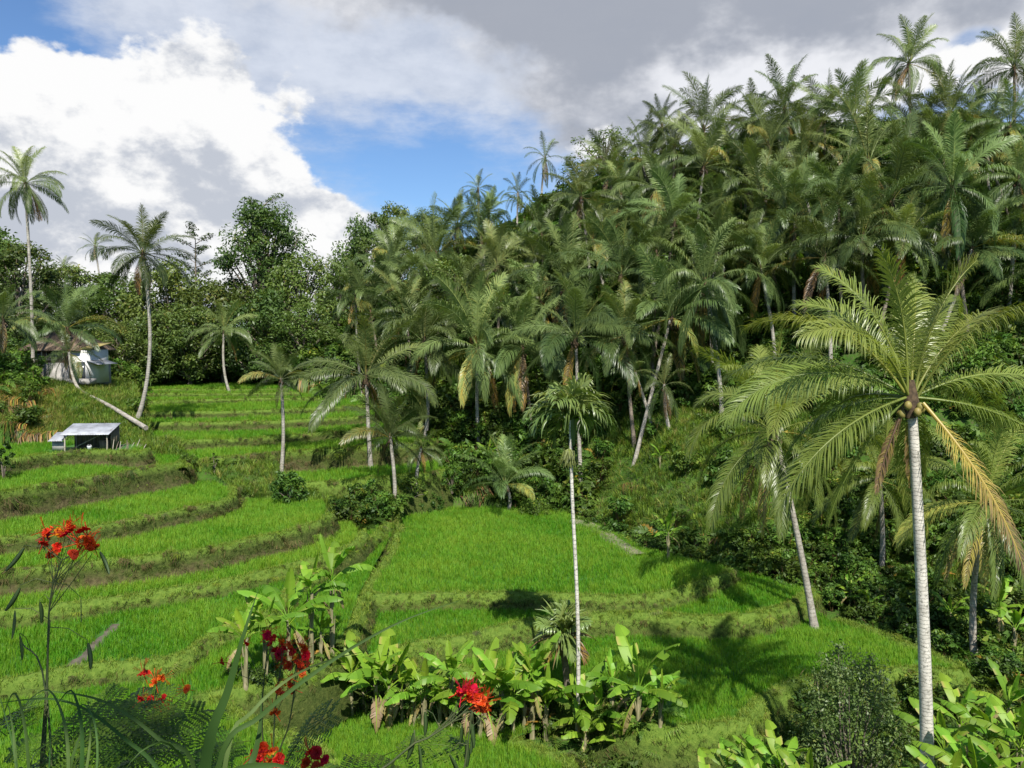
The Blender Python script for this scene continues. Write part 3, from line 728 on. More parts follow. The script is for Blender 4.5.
# palms one can tell apart: crown pixel, crown radius px, distance or None, base pixel or None, variant, label
SOLO = [
 (25, 182, 38, 74, (33, 381), 4, 'very tall thin coconut palm at the left edge, ragged crown standing clear against the cloud'),
 (143, 252, 46, 67, (136, 418), 2, 'tall coconut palm with full round crown and curved foot, rising beside the back rice fields'),
 (95, 246, 17, 118, None, 's1', 'small distant coconut palm just left of the tall full crowned palm by the back fields'),
 (64, 266, 13, 125, None, 's1', 'smallest farthest coconut palm peeping above the trees at the far left'),
 (67, 326, 40, 77, (73, 392), 3, 'bright green young coconut palm in front of the white walled house'),
 (3, 318, 40, 66, (-12, 398), 4, 'coconut palm cut by the left edge of the photo, fronds hanging above the brushy bank'),
 (224, 330, 29, 92, (231, 388), 1, 'pale coconut palm with leaning trunk at the far end of the rice fields'),
 (281, 378, 33, 61, (280, 474), 3, 'slim small coconut palm with thin pale trunk standing among the back rice fields'),
 (366, 374, 68, 64, (371, 470), 1, 'broad coconut palm overhanging the right ends of the back rice fields'),
 (424, 340, 60, 70, (424, 440), 2, 'coconut palm right behind the broad palm at the ends of the back rice fields'),
 (390, 436, 46, 57.5, (393, 525), 3, 'short dark grey trunked coconut palm at the far left corner of the central field'),
 (421, 448, 30, 60, (424, 492), 's1', 'low stunted palm on the bank right of the short dark palm'),
 (505, 482, 44, 61, (504, 517), 5, 'stemless young palm squatting at the back edge of the big central field'),
 (478, 346, 62, 68, (482, 468), 0, 'coconut palm with long thin trunk rising behind the stemless young palm'),
 (566, 282, 62, 75, (588, 372), 2, 'big coconut palm with two toned crown above the strap leaved areca palm'),
 (540, 300, 44, 78, (562, 385), 4, 'coconut palm with slanting trunk just left of the one above the areca palm'),
 (705, 282, 60, 62, (722, 417), 4, 'coconut palm with thin slanting trunk alone on the open grassy slope'),
 (760, 268, 44, 66, (775, 343), 2, 'drooping coconut palm right of the lone slope palm'),
 (664, 384, 32, 60.5, (672, 436), 's0', 'small ragged palm low on the slope, left below the lone slope palm'),
 (635, 372, 28, 63, (655, 414), 's1', 'small ragged palm next to the one low on the slope'),
 (774, 428, 96, 39.5, (816, 600), 11, 'large coconut palm on the edge of the lower fields, left of the near palm'),
 (985, 500, 78, 37, (976, 650), 12, 'coconut palm with withered fronds at the right, behind the near palm'),
 (880, 478, 62, 47, (880, 585), 11, 'coconut palm half hidden behind the crown of the near palm'),
 (545, 157, 22, 104, None, 's0', 'lone slender coconut palm sticking up from the ridge against the blue gap'),
 (518, 193, 20, 102, None, 's1', 'small grey looking coconut palm on the ridge left of the lone slender one'),
 (478, 188, 22, 100, None, 's1', 'coconut palm on the ridge, leftmost of the three thin ones against the blue gap'),
 (489, 212, 24, 96, None, 2, 'coconut palm just under the leftmost thin ridge palm'),
 (909, 62, 36, 92, None, 0, 'tall dark coconut palm highest on the ridge against white cloud'),
 (1014, 66, 42, 84, None, 0, 'tall coconut palm on the ridge at the right edge of the photo'),
 (917, 128, 46, 84, None, 3, 'coconut palm with upright fronds right under the highest ridge palm'),
 (978, 124, 36, 84, None, 2, 'coconut palm on the ridge between the highest palm and the right edge palm'),
 (824, 116, 42, 92, None, 3, 'coconut palm with a tall spear of new fronds in the middle of the ridge'),
 (662, 124, 26, 96, None, 4, 'leftmost coconut palm of the high part of the ridge'),
 (356, 294, 30, 92, None, 1, 'pale silvery coconut palm where the forest meets the grove'),
 (862, 236, 62, 64, None, 1, 'wide spread coconut palm directly behind and above the near palm crown'),
 (795, 218, 52, 70, None, 0, 'wide coconut palm left of the wide spread one above the near palm'),
 (1018, 178, 54, 68, None, 4, 'big coconut palm with hanging fronds at the right edge, half way up the hill'),
 (641, 218, 42, 80, None, 2, 'coconut palm with dense crown in the upper grove, below the feathery ridge tree'),
 (747, 168, 46, 84, None, 4, 'coconut palm with long hanging fronds just below the ridge'),
]
r_ = np.random.default_rng(21)
GRP = 'coconut palms of the valley and the hillside grove'
BRIGHT = [crown_mesh('coconut_crown', 121, 22, 5.0, low=-35, mats=mats3, dry=3), crown_mesh('coconut_crown', 122, 22, 5.0, hang=1.3, low=-48, mats=mats3, dry=5)]
def spec(v):
    if v in (11, 12): return BRIGHT[v - 11]
    return SPARSE[int(v[1])] if isinstance(v, str) else CROWN[v]
taken = []
for px, py, rp, d, bp_, v, lab in SOLO:
    t = at_d(px, py, d)
    if bp_ is None: bx, by = t[0] + r_.normal(0, 0.8), t[1] + r_.normal(0, .6)
    else:
        q = at_d(bp_[0], bp_[1], d); bx, by = q[0], q[1]
    bz = G(bx, by)
    if bp_ is not None and bp_[1] < 600: bz = min(bz, at_d(bp_[0], bp_[1], by)[2] + 0.3) if bz > at_d(bp_[0], bp_[1], by)[2] else bz
    rad = rp * d / F
    s = rad / (4.2 if isinstance(v, int) else 3.9)
    bend = None
    if 'curved foot' in lab: bend = (0.9, 0)
    if 'very tall' in lab: bend = (0.15, 0)
    coconut(t, (bx, by, bz), lab, GRP, spec(v), s, r_, bend=bend, r0=0.14 + 0.04 * s, r1=0.09 + 0.03 * s, mat=M['trunk'] if r_.random() < 0.6 or bp_ else M['trunk_dark'])
    taken.append((px, py, rp * 0.9, t[1]))

# the palm whose trunk lies along the bank before it rises (the bent one by the house)
b = at_d(146, 428, 63.0); b[2] = G(b[0], b[1])
root = empty('coconut_palm', b)
tag(root, 'coconut palm whose trunk lies slanting down the grassy bank before bending upright', 'palm tree', GRP)
pts = []
for px, py in ((146, 428), (128, 417), (108, 405), (92, 397), (80, 390), (74, 380), (71, 366), (69, 352)):
    d = 63 + (146 - px) * 0.13; p = at_d(px, py, d); g = G(p[0], p[1])
    p[2] = max(p[2], g + 0.1); pts.append(p - b)
P_ = smooth_poly(np.array(pts), 0.5)
mb = MB(); mb.tube(P_, np.linspace(0.2, 0.13, len(P_)), 9); mb.build('trunk', M['trunk'], root, smooth=True)
link('crown', SPARSE[1], root, P_[-1], (0.1, 0, 1.0), 0.75)

# the crowded grove: crowns packed over the hill, each at its own place
canopy = [(338, 300), (372, 270), (400, 248), (440, 222), (470, 212), (505, 220), (540, 205), (575, 190), (602, 172), (625, 160), (645, 140), (690, 132), (730, 118), (782, 106), (840, 108), (880, 112), (945, 112), (1060, 105),
          (1060, 300), (960, 240), (860, 270), (790, 265), (720, 285), (650, 330), (610, 355), (520, 365), (440, 345), (390, 320), (345, 325)]
cnp = np.array(canopy, float)
tries = 0; fill = []
fr = np.random.default_rng(33)
while len(fill) < 100 and tries < 14000:
    tries += 1
    px, py = fr.uniform(335, 1060), fr.uniform(100, 370)
    if not inside(cnp, np.array([px]), np.array([py]))[0]: continue
    h = fr.uniform(7.5, 12.5)
    t = on_ray(px, py, h, 64, 125)
    if t is None: continue
    sz = fr.uniform(0.98, 1.4); rp = 4.3 * sz * F / t[1]
    if any(math.hypot(px - q[0], (py - q[1]) * 1.25) < 0.40 * (rp + q[2]) for q in fill) or any(math.hypot(px - q[0], (py - q[1]) * 1.2) < 0.36 * (rp + q[2]) for q in taken): continue
    fill.append((px, py, rp, t, h, sz))
print('grove fill', len(fill), tries)
fill.sort(key=lambda q: q[0])
WORD = ['first', 'second', 'third', 'fourth', 'fifth', 'sixth', 'seventh', 'eighth', 'ninth', 'tenth', 'eleventh', 'twelfth', 'thirteenth', 'fourteenth', 'fifteenth', 'sixteenth', 'seventeenth', 'eighteenth', 'nineteenth', 'twentieth',
        'twenty-first', 'twenty-second', 'twenty-third', 'twenty-fourth', 'twenty-fifth', 'twenty-sixth', 'twenty-seventh', 'twenty-eighth', 'twenty-ninth', 'thirtieth', 'thirty-first', 'thirty-second', 'thirty-third', 'thirty-fourth', 'thirty-fifth', 'thirty-sixth', 'thirty-seventh', 'thirty-eighth', 'thirty-ninth', 'fortieth']
cnt = {}
LOOK = ['rounded', 'loose hanging', 'shaggy low', 'upright feathery', 'heavy drooping', 'young open', 'wide star shaped', 'ragged half dead', 'long fronded']
for px, py, rp, t, h, sz in fill:
    lean = fr.normal(0, 1.3)
    bx, by = t[0] + lean, t[1] - abs(fr.normal(0, 0.8)); bz = G(bx, by)
    tier = 'top' if t[2] > CAMZ + 17 else ('upper' if t[2] > CAMZ + 10 else ('middle' if t[2] > CAMZ + 4 else 'lowest'))
    side = 'left' if px < 600 else ('central' if px < 800 else 'right')
    v = int(fr.choice(9, p=[.14, .13, .12, .12, .1, .05, .13, .07, .14]))
    kk = (tier, side); cnt[kk] = cnt.get(kk, 0) + 1
    lab = f"{LOOK[v]} coconut palm, {WORD[cnt[kk]-1]} from left in the grove's {tier} tier, {side} third"
    coconut(t, (bx, by, bz), lab, GRP, CROWN[v], sz, fr, mat=M['trunk_dark'] if fr.random() < .6 else M['trunk'], lean=(0, lean * -0.04))
# ------------------------------------------------------------------ broadleaf trees and shrubs
def leaf_cloud(mb, r, C, rad, n, size, v, squash=0.75, up=0.6, m=0, shell=0.55):
    """n small leaf faces through the outer volume of a clump"""
    d = r.normal(0, 1, (n, 3)); d /= np.linalg.norm(d, axis=1)[:, None]
    q = rad * (shell + (1 - shell) * r.random(n)) ** 1.0
    P = C + d * q[:, None] * np.array([1, 1, squash])
    nrm = d * 0.6 + np.array([0, 0, up]) + r.normal(0, 0.5, (n, 3)); nrm /= np.linalg.norm(nrm, axis=1)[:, None]
    a = np.cross(nrm, r.normal(0, 1, (n, 3))); a /= np.linalg.norm(a, axis=1)[:, None] + 1e-9
    b = np.cross(nrm, a)
    s = size * r.uniform(0.6, 1.35, n)[:, None]
    V = np.stack([P - a * s, P - b * s * 0.42 + nrm * s * 0.08, P + a * s - nrm * s * 0.18, P + b * s * 0.42 + nrm * s * 0.08], 1).reshape(-1, 3)
    k = np.arange(n)[:, None] * 4
    mb.add(V, k + np.array([[0, 1, 2, 3]]), np.repeat(np.clip(v + r.normal(0, .1, n), 0, .56), 4), m)

def broad_mesh(seed, H, W, clumps, per, size, trunk=0.35, open_=0.0, layers=None, name='tree'):
    """returns trunk (with limbs) and crown meshes; crown W wide on a tree H tall"""
    r = np.random.default_rng(seed); tb, cb = MB(), MB()
    zt = H * trunk
    tp = [np.array([r.normal(0, .03) * H * t, r.normal(0, .03) * H * t, H * 0.86 * t]) for t in np.linspace(0, 1, 7)]
    tb.tube(tp, np.linspace(0.032 * H, 0.006 * H, 7), 7)
    for i in range(clumps):
        f = (i + 0.5) / clumps
        z = zt + (H - zt) * (f ** 0.9)
        prof = math.sin(PI * (0.12 + 0.80 * f)) ** 0.7
        az = i * 2.4 + r.normal(0, .4); rr = W / 2 * prof * (0.35 + 0.65 * math.sqrt(r.random()))
        if i % 4 == 0: rr *= 0.4
        rr *= 1.0
        C = np.array([rr * math.cos(az), rr * math.sin(az), z + r.normal(0, .03) * H])
        rad = W * r.uniform(0.12, 0.2) * (1 - 0.25 * open_)
        leaf_cloud(cb, r, C, rad, int(per * r.uniform(.7, 1.3)), size, 0.10 + 0.28 * r.random() + 0.1 * f, shell=0.35)
        b0 = tp[min(5, max(1, int((z / H) * 6.0 - 1)))]
        mid = (b0 + C) / 2 + np.array([0, 0, -0.03 * H])
        tb.tube([b0, mid, C], [0.012 * H, 0.008 * H, 0.003 * H], 5)
    return tb.mesh(name + '_trunk', M['bark'], True), cb.mesh(name + '_crown', M['broad'])
BT = [broad_mesh(200, 12, 9, 44, 240, 0.21, 0.2), broad_mesh(201, 11, 10, 46, 230, 0.23, 0.16), broad_mesh(202, 13, 8, 40, 240, 0.2, 0.2), broad_mesh(203, 9, 9, 42, 240, 0.21, 0.1),
      broad_mesh(204, 16, 9.5, 56, 220, 0.19, 0.40)]
AIRY = broad_mesh(210, 14, 10, 26, 60, 0.24, 0.5, 1.0)
def layered_mesh(seed):
    """tall bare trunk with thin flat tiers of foliage"""
    r = np.random.default_rng(seed); tb, cb = MB(), MB()
    tb.tube([[0, 0, 0], [0.2, 0, 8], [0.1, 0.1, 15]], [0.3, 0.2, 0.05], 7)
    for i in range(12):
        z = 9.5 + 5.8 * i / 11; az = i * 2.4; L = (3.6 - 2.2 * abs(i / 11 - 0.45)) * r.uniform(.7, 1.1)
        e = np.array([L * math.cos(az), L * math.sin(az), z + 0.9])
        tb.tube([[0.15, 0, z], [e[0] * .5, e[1] * .5, z + .6], e], [0.06, 0.04, 0.015], 4)
        for k in range(4):
            q = 0.45 + 0.2 * k
            leaf_cloud(cb, r, np.array([e[0] * q, e[1] * q, z + 0.9 * q + .15]), 0.8, 34, 0.17, 0.15, squash=0.22, up=1.2)
    return tb.mesh('tree_trunk', M['bark'], True), cb.mesh('tree_crown', M['broad'])
LAY = layered_mesh(220)

def tree(kind, base, scale, rz, label, group, name='broadleaf_tree', sx=1.0):
    root = empty(name, base, rz, scale); root.scale = (scale * sx, scale * sx, scale)
    tag(root, label, 'tree', group)
    link('trunk', kind[0], root); link('crown', kind[1], root)
    return root
r_ = np.random.default_rng(50)
# crown centre pixel, crown top pixel row, crown half width px, distance, kind, label
TREES = [
 (262, 262, 207, 44, 112, 4, 'tall dome topped dark tree standing highest in the forest behind the fields'),
 (262, 215, 203, 22, 110, 'L', 'thin tiered bare branched tree poking out of the top of the dark dome tree'),
 (196, 250, 232, 24, 118, 'L', 'spindly tiered tree with airy branches left of the tall dark dome tree'),
 (300, 300, 262, 40, 106, 0, 'rounded tree at the right foot of the tall dome tree'),
 (222, 315, 285, 46, 104, 1, 'pale green spreading tree behind the leaning pale palm'),
 (170, 310, 272, 44, 106, 3, 'light green bushy tree left of the pale spreading tree'),
 (120, 320, 280, 44, 108, 0, 'bushy tree behind the white walled house, right side'),
 (80, 300, 268, 40, 112, 2, 'bushy tree above the roof of the white walled house'),
 (188, 345, 308, 38, 99, 1, 'low leafy tree at the end of the fields left of the leaning pale palm'),
 (265, 340, 300, 40, 100, 3, 'low leafy tree at the end of the fields right of the leaning pale palm'),
 (305, 345, 308, 34, 98, 0, 'dark low tree where the back fields meet the grove'),
 (150, 350, 318, 30, 97, 3, 'leafy shrubby tree just behind the tall full crowned palm'),
 (118, 352, 322, 26, 94, 1, 'shrubby tree touching the right corner of the white walled house'),
 (14, 290, 246, 40, 84, 2, 'very dark tree at the left edge behind the very tall thin palm'),
 (48, 305, 270, 30, 90, 0, 'dark tree between the very tall thin palm and the house'),
 (-20, 300, 232, 50, 92, 1, 'dark bulky tree cut off by the left edge of the photo'),
 (-30, 370, 335, 40, 76, 3, 'low dark tree at the left edge over the brushy bank'),
 (390, 236, 208, 28, 114, 2, 'dark round headed tree on the skyline left of the grove'),
 (362, 252, 233, 20, 116, 3, 'small dark round tree left of the round headed skyline tree'),
 (340, 282, 262, 20, 112, 0, 'small tree below the bright cumulus cloud on the skyline'),
 (425, 238, 212, 26, 110, 4, 'slender leafy tree just right of the dark round headed skyline tree'),
 (604, 150, 132, 36, 112, 'A', 'feathery see-through tree on the ridge beside the lone slender palm'),
 (585, 175, 158, 30, 108, 'A', 'thin feathery tree just left below the taller feathery ridge tree'),
 (765, 150, 120, 34, 100, 2, 'leafy tree wedged among ridge palms in the centre'),
 (925, 185, 160, 30, 82, 3, 'leafy green tree beneath the ridge palm with upright fronds'),
 (700, 200, 170, 34, 92, 1, 'leafy tree half buried among the palms of the upper grove'),
 (455, 300, 262, 36, 90, 0, 'leafy tree half buried among the palms at the left of the grove'),
]
KIN = {'L': LAY, 'A': AIRY}
HT = {0: 12, 1: 11, 2: 13, 3: 9, 4: 16, 'A': 14, 'L': 15.5}; WD = {0: 9, 1: 10, 2: 8, 3: 9, 4: 9.5, 'A': 10, 'L': 7}
for px, py, pt, hw, d, k, lab in TREES:
    t = at_d(px, pt, d); g = G(t[0], t[1])
    h = max(t[2] - g, 4.5); s = h / HT[k]
    sx = (2 * hw * d / F / WD[k]) / s
    tree(KIN.get(k) or BT[k], (t[0], t[1], g - 0.2), s, r_.random() * 6.28, lab, 'broadleaf trees of the forest and the ridge', sx=float(np.clip(sx, 0.6, 1.9)))

# ------------------------------------------------------------------ shrubs (meshes reused by the undergrowth)
def bush_mesh(seed, W=1.6, H=1.3, clumps=11, per=60, size=0.10, mat='shrub', name='bush'):
    r = np.random.default_rng(seed); mb = MB()
    for i in range(clumps):
        az = r.random() * 6.28; q = W / 2 * math.sqrt(r.random()) * 0.8; z = H * (0.25 + 0.6 * r.random())
        leaf_cloud(mb, r, np.array([q * math.cos(az), q * math.sin(az), z]), W * 0.2, per, size, 0.08 + 0.34 * r.random(), shell=0.3)
    for i in range(5):
        az = r.random() * 6.28
        mb.tube([[0, 0, -0.1], [W * .15 * math.cos(az), W * .15 * math.sin(az), H * .4], [W * .3 * math.cos(az), W * .3 * math.sin(az), H * .8]], [0.03, 0.022, 0.008], 4, 0.97)
    return mb.mesh(name, M[mat])
def fern_mesh(seed, n=13, L=1.3, mat='shrub', dry=0.0):
    r = np.random.default_rng(seed); mb = MB()
    for i in range(n):
        v = 0.1 + 0.35 * r.random()
        if r.random() < dry: v = 0.8 + 0.2 * r.random()
        frond(mb, r, L * r.uniform(.7, 1.15), R(r.uniform(30, 80)), R(r.uniform(70, 120)), i * 2.4 + r.normal(0, .3), 16, 0.075, 0.2, 0.3, v, 0, 0, 0.012, 0.1)
    return mb.mesh('fern', M[mat])
BUSH = [bush_mesh(300), bush_mesh(301, 1.8, 1.1), bush_mesh(302, 1.4, 1.6, 12, 60, 0.085), bush_mesh(303, 1.7, 1.3, 9, 34, 0.17)]
FERN = [fern_mesh(310), fern_mesh(311, 16, 1.1), fern_mesh(312, 12, 1.5, dry=.3)]
VINE = [vine_mesh(320, .15), vine_mesh(321, .45), vine_mesh(322, .8)]

# undergrowth over the hill, the banks and the ravine
def undergrowth():
    r = np.random.default_rng(60)
    n = 22000
    x = r.uniform(-75, 95, n); y = r.uniform(26, 125, n)
    px = 512 + F * x / y
    g = ground(x, y, False); top = terr_top(x, y)
    k = (px > -80) & (px < 1110) & (top < -1e8)
    # keep clear of field rims and of the open grassy slope
    x, y, g, px = x[k], y[k], g[k], px[k]
    py = 342 - (g - CAMZ) * F / y
    e = 0.8
    sl = np.hypot(ground(x + e, y, False) - ground(x - e, y, False), ground(x, y + e, False) - ground(x, y - e, False)) / (2 * e)
    keep = np.interp(y, [28, 50, 70, 90, 120], [0.9, 1.0, 0.8, 0.8, 0.5])
    rimd = np.full(x.shape, 9.0)
    for t in terr:
        E = t['edge'][::3]
        for i in range(0, len(x), 4000):
            rimd[i:i + 4000] = np.minimum(rimd[i:i + 4000], np.sqrt(((x[i:i + 4000, None] - E[None, :, 0]) ** 2 + (y[i:i + 4000, None] - E[None, :, 1]) ** 2).min(1)))
    near_rim = rimd < 1.0
    hut = (np.abs(x + 29.3) < 4.5) & (y > 52) & (y < 60.5)
    house = (px > 30) & (px < 130) & (y > 66) & (y < 86)
    meadow = ((px > 60) & (px < 200) & (y > 56) & (y < 86)) | ((px > 150) & (px < 330) & (y > 50) & (y < 72))           # grassy bank between hut, house and fields
    meadow |= ((px > 600) & (px < 800) & (py > 415) & (py < 530))       # bright grass patch on the slope
    meadow |= (px > 240) & (px < 345) & (py > 480) & (py < 560)
    grassy = (px > 40) & (px < 125) & (py > 380) & (py < 432)
    meadow &= r.random(len(x)) < 0.94
    keep = np.where(near_rim, np.where(y < 36, .4, .1), keep)
    k = (r.random(len(x)) < keep) & ~hut & ~house & ~meadow & ~grassy
    print('undergrowth', k.sum())
    x, y, g, px, py, sl = (q[k] for q in (x, y, g, px, py, sl)); n = len(x)
    idx = r.integers(0, 4, n)
    rr = r.random(n)
    idx = np.where(rr < 0.25, 4 + r.integers(0, 3, n), idx)
    steep = (sl > 1.1) & (rr < 0.85)
    brushy = (px < 62) & (px > -60) & (y > 55) & (y < 66)
    idx = np.where(steep, np.where(r.random(n) < .55, 7 + r.integers(0, 2, n), 4 + r.integers(0, 2, n)), idx)
    idx = np.where(brushy & (r.random(n) < .75), 8 + r.integers(0, 2, n), idx)
    s = r.uniform(0.7, 1.5, n) * np.interp(y, [30, 60, 100], [0.85, 1.1, 2.3])
    s = np.where(np.minimum.reduce([np.abs(y - 45), np.full(n, 9)]) < 0, s, s)
    rot = np.stack([r.normal(0, .15, n), r.normal(0, .15, n), np.where(idx >= 7, r.normal(0, .5, n), r.random(n) * 6.28)], 1)
    fx, fy, fz = [], [], []
    for px_, py_, top_, lab_ in ROW:          # weeds round the banana feet
        b_ = on_ground(px_, py_)
        for k_ in range(4):
            xx, yy = b_[0] + r.normal(0, .6), b_[1] + r.uniform(.1, 1.4); fx.append(xx); fy.append(yy); fz.append(G(xx, yy))
    m = len(fx); x = np.concatenate([x, fx]); y = np.concatenate([y, fy]); g = np.concatenate([g, fz]); idx = np.concatenate([idx, r.integers(0, 7, m)]); s = np.concatenate([s, r.uniform(.35, .75, m)])
    rot = np.concatenate([rot, np.stack([0 * np.array(fx), 0 * np.array(fx), r.random(m) * 6.28], 1)])
    scatter('undergrowth', 'dense shrubs, ferns and creepers covering the hillside and the ravine', 'undergrowth', np.stack([x, y, g - 0.1], 1), rot, s, BUSH + FERN + VINE, idx)
# long grass on the banks and open slopes
def slope_grass():
    r = np.random.default_rng(61)
    gmesh = [tuft('long_grass', M['bund_grass'], 16, 0.34, 0.2, 0.02, 0.9, 0.0, 0.5, 340), tuft('long_grass', M['bund_grass'], 16, 0.42, 0.22, 0.022, 1.0, 0.05, 0.5, 341), tuft('long_grass', M['shrub'], 16, 0.4, 0.2, 0.022, 0.9, 0.2, 0.5, 342),
             tuft('dry_grass', M['bund_grass'], 16, 0.5, 0.2, 0.02, 1.0, 0.45, 1.0, 343)]
    n = 150000
    x = r.uniform(-45, 40, n); y = r.uniform(27, 90, n)
    px = 512 + F * x / y
    k = (px > -60) & (px < 1080); x, y, px = x[k], y[k], px[k]
    k = terr_top(x, y) < -1e8; x, y, px = x[k], y[k], px[k]
    g = ground(x, y, False); py = 342 - (g - CAMZ) * F / y
    z = ((px < 345) & (y < 92)) | ((px > 590) & (px < 830) & (py > 380) & (py < 560)) | ((px > 340) & (px < 480) & (y < 75)) | ((px > 860) & (y < 52)) | (y < 36)
    k = z & (r.random(len(x)) < np.interp(y, [30, 60, 90], [1, .75, .5])); x, y, g, px = x[k], y[k], g[k], px[k]; n = len(x)
    print('slope grass', n)
    rr = r.random(n); idx = np.where(rr < .35, 0, np.where(rr < .6, 1, np.where(rr < .9, 2, 3)))
    brushy = (px < 62) & (y > 54) & (y < 68); idx = np.where(brushy & (r.random(n) < .5), 3, idx)
    rot = np.stack([r.normal(0, .2, n), r.normal(0, .2, n), r.random(n) * 6.28], 1)
    scatter('long_grass', 'long grass growing wild on the banks and open slopes', 'grass', np.stack([x, y, g - 0.05], 1), rot, r.uniform(.7, 1.4, n) * np.interp(y, [30, 60, 90], [.9, 1.15, 1.6]), gmesh, idx)
slope_grass()
# ------------------------------------------------------------------ where a sight line meets the ground
def on_ground(px, py, d0=15, d1=110):
    d = np.arange(d0, d1, 0.15); r = ray(px, py)
    P = np.array([0, 0, CAMZ]) + r * (d / r[1])[:, None]
    k = np.nonzero(P[:, 2] <= ground(P[:, 0], P[:, 1]))[0]
    q = P[k[0]].copy(); q[2] = G(q[0], q[1]); return q

# ------------------------------------------------------------------ bananas
def banana_leaf(seed, L, W, e0, droop, v, torn=0.25):
    """paddle leaf on a stalk: two halves folded along the midrib, torn into strips"""
    r = np.random.default_rng(seed); mb = MB()
    n = 20; t = np.linspace(0, 1, n); e = e0 - droop * t ** 1.5
    T = np.stack([np.cos(e), np.zeros(n), np.sin(e)], 1)
    P = np.concatenate([[[0, 0, 0]], np.cumsum((T[:-1] + T[1:]) / 2 * L / (n - 1), axis=0)])
    U = np.stack([-np.sin(e), np.zeros(n), np.cos(e)], 1); S = np.array([0, 1.0, 0])
    mb.tube(P, 0.022 * (1 - 0.8 * t) + 0.003, 5, 0.5, 0, False)
    i0 = 4
    u = np.clip((t - t[i0]) / (1 - t[i0]), 0, 1)
    wd = W / 2 * np.clip(np.sin(PI * np.clip(u, 0, 1) ** 0.8), 0, 1) ** 0.55
    for s in (1, -1):
        fold = R(20) * r.uniform(0.3, 1.8)
        i = i0
        while i < n - 1:
            j = min(n - 1, i + int(r.integers(1, 4))) if r.random() < .35 + torn else min(n - 1, i + int(r.integers(3, 7)))
            sag = abs(r.normal(0, R(16))) + fold
            cols = []
            for k in range(i, j + 1):
                gap = 0.0
                kk = k
                w = wd[k]; row = []
                for q, (f, dn) in enumerate(((0.0, 0.0), (0.5, 0.25), (1.0, 1.0))):
                    a = sag * (0.5 + 0.7 * f)
                    row.append(P[k] + S * s * w * f * math.cos(a) - U[k] * w * f * math.sin(a) * 1.0 + U[k] * w * 0.12 * f + T[k] * w * 0.35 * f + r.normal(0, 0.006, 3))
                if k == i and i > i0: row[2] = row[2] + T[k] * wd[k] * 0.12; row[1] = row[1] + T[k] * wd[k] * 0.03
                cols.append(row)
            V = np.array(cols).reshape(-1, 3); m = len(cols)
            k = np.arange(m - 1)[:, None] * 3
            fq = np.concatenate([k + np.array([[0, 1, 4, 3]]), k + np.array([[1, 2, 5, 4]])])
            vv = np.tile(np.array([0.5, 0.0, 0.05]), m) * 0.12 + v + r.normal(0, .03)
            if r.random() < 0.2: vv = vv + np.tile([0, .1, .4], m)
            mb.add(V, fq, np.clip(vv, 0, 1))
            i = j
    return mb.mesh('banana_leaf', M['banana'])
BL = [banana_leaf(400, 2.1, 0.62, R(72), R(60), 0.34, .35), banana_leaf(401, 2.2, 0.66, R(60), R(80), 0.28, .45), banana_leaf(402, 1.9, 0.6, R(50), R(95), 0.22, .5), banana_leaf(403, 1.8, 0.58, R(38), R(80), 0.16, .5),
      banana_leaf(404, 1.7, 0.42, R(84), R(16), 0.48, .05)]
BD = [banana_leaf(405, 1.5, 0.4, R(-20), R(75), 0.93, .6), banana_leaf(406, 1.3, 0.36, R(-45), R(45), 0.86, .6)]
def stem_mesh(seed, h, r0):
    r = np.random.default_rng(seed); mb = MB()
    t = np.linspace(0, 1, 9); x = r.normal(0, .06) * t ** 2 * h
    P = np.stack([x, np.zeros(9), t * h - 0.1], 1)
    mb.tube(P, r0 * (1 - 0.5 * t), 9)
    for i in range(4):      # old leaf bases clasping the stem
        z = h * (0.35 + .15 * i); a = i * 2.2
        mb.tube([[r0 * .6 * math.cos(a), r0 * .6 * math.sin(a), z - .3], [r0 * .9 * math.cos(a), r0 * .9 * math.sin(a), z], [r0 * 1.3 * math.cos(a), r0 * 1.3 * math.sin(a), z + .26]], [.03, .035, .012], 5)
    return mb.mesh('banana_stem', M['banana_stem'], True)
BS = [stem_mesh(410, 1.6, 0.10), stem_mesh(411, 1.6, 0.08), stem_mesh(412, 1.6, 0.12)]
def banana(base, stem_h, ls, label, group, seed, nl=7, dead=2):
    r = np.random.default_rng(seed)
    root = empty('banana_plant', base, r.random() * 6.28)
    tag(root, label, 'banana plant', group)
    link('stem', BS[seed % 3], root, scale=(ls ** .5, ls ** .5, stem_h / 1.6))
    az = r.random() * 6.28
    for i in range(nl):
        az += 2.4 + r.normal(0, .25)
        k = 4 if i == 0 and r.random() < .8 else (0 if i < 3 else int(r.integers(1, 4)))
        link('leaf', BL[k], root, (0, 0, stem_h - 0.16 - 0.03 * i), (r.normal(0, .12), r.normal(0, .12), az), ls * r.uniform(.82, 1.12))
    for i in range(dead):
        link('dry_leaf', BD[i % 2], root, (0, 0, stem_h - 0.3), (0, 0, r.random() * 6.28), ls * r.uniform(.8, 1.1))
BG1, BG2, BG3 = 'banana plants in the row across the lower fields', 'banana plants at the lower right', 'banana plants scattered along the ravine'
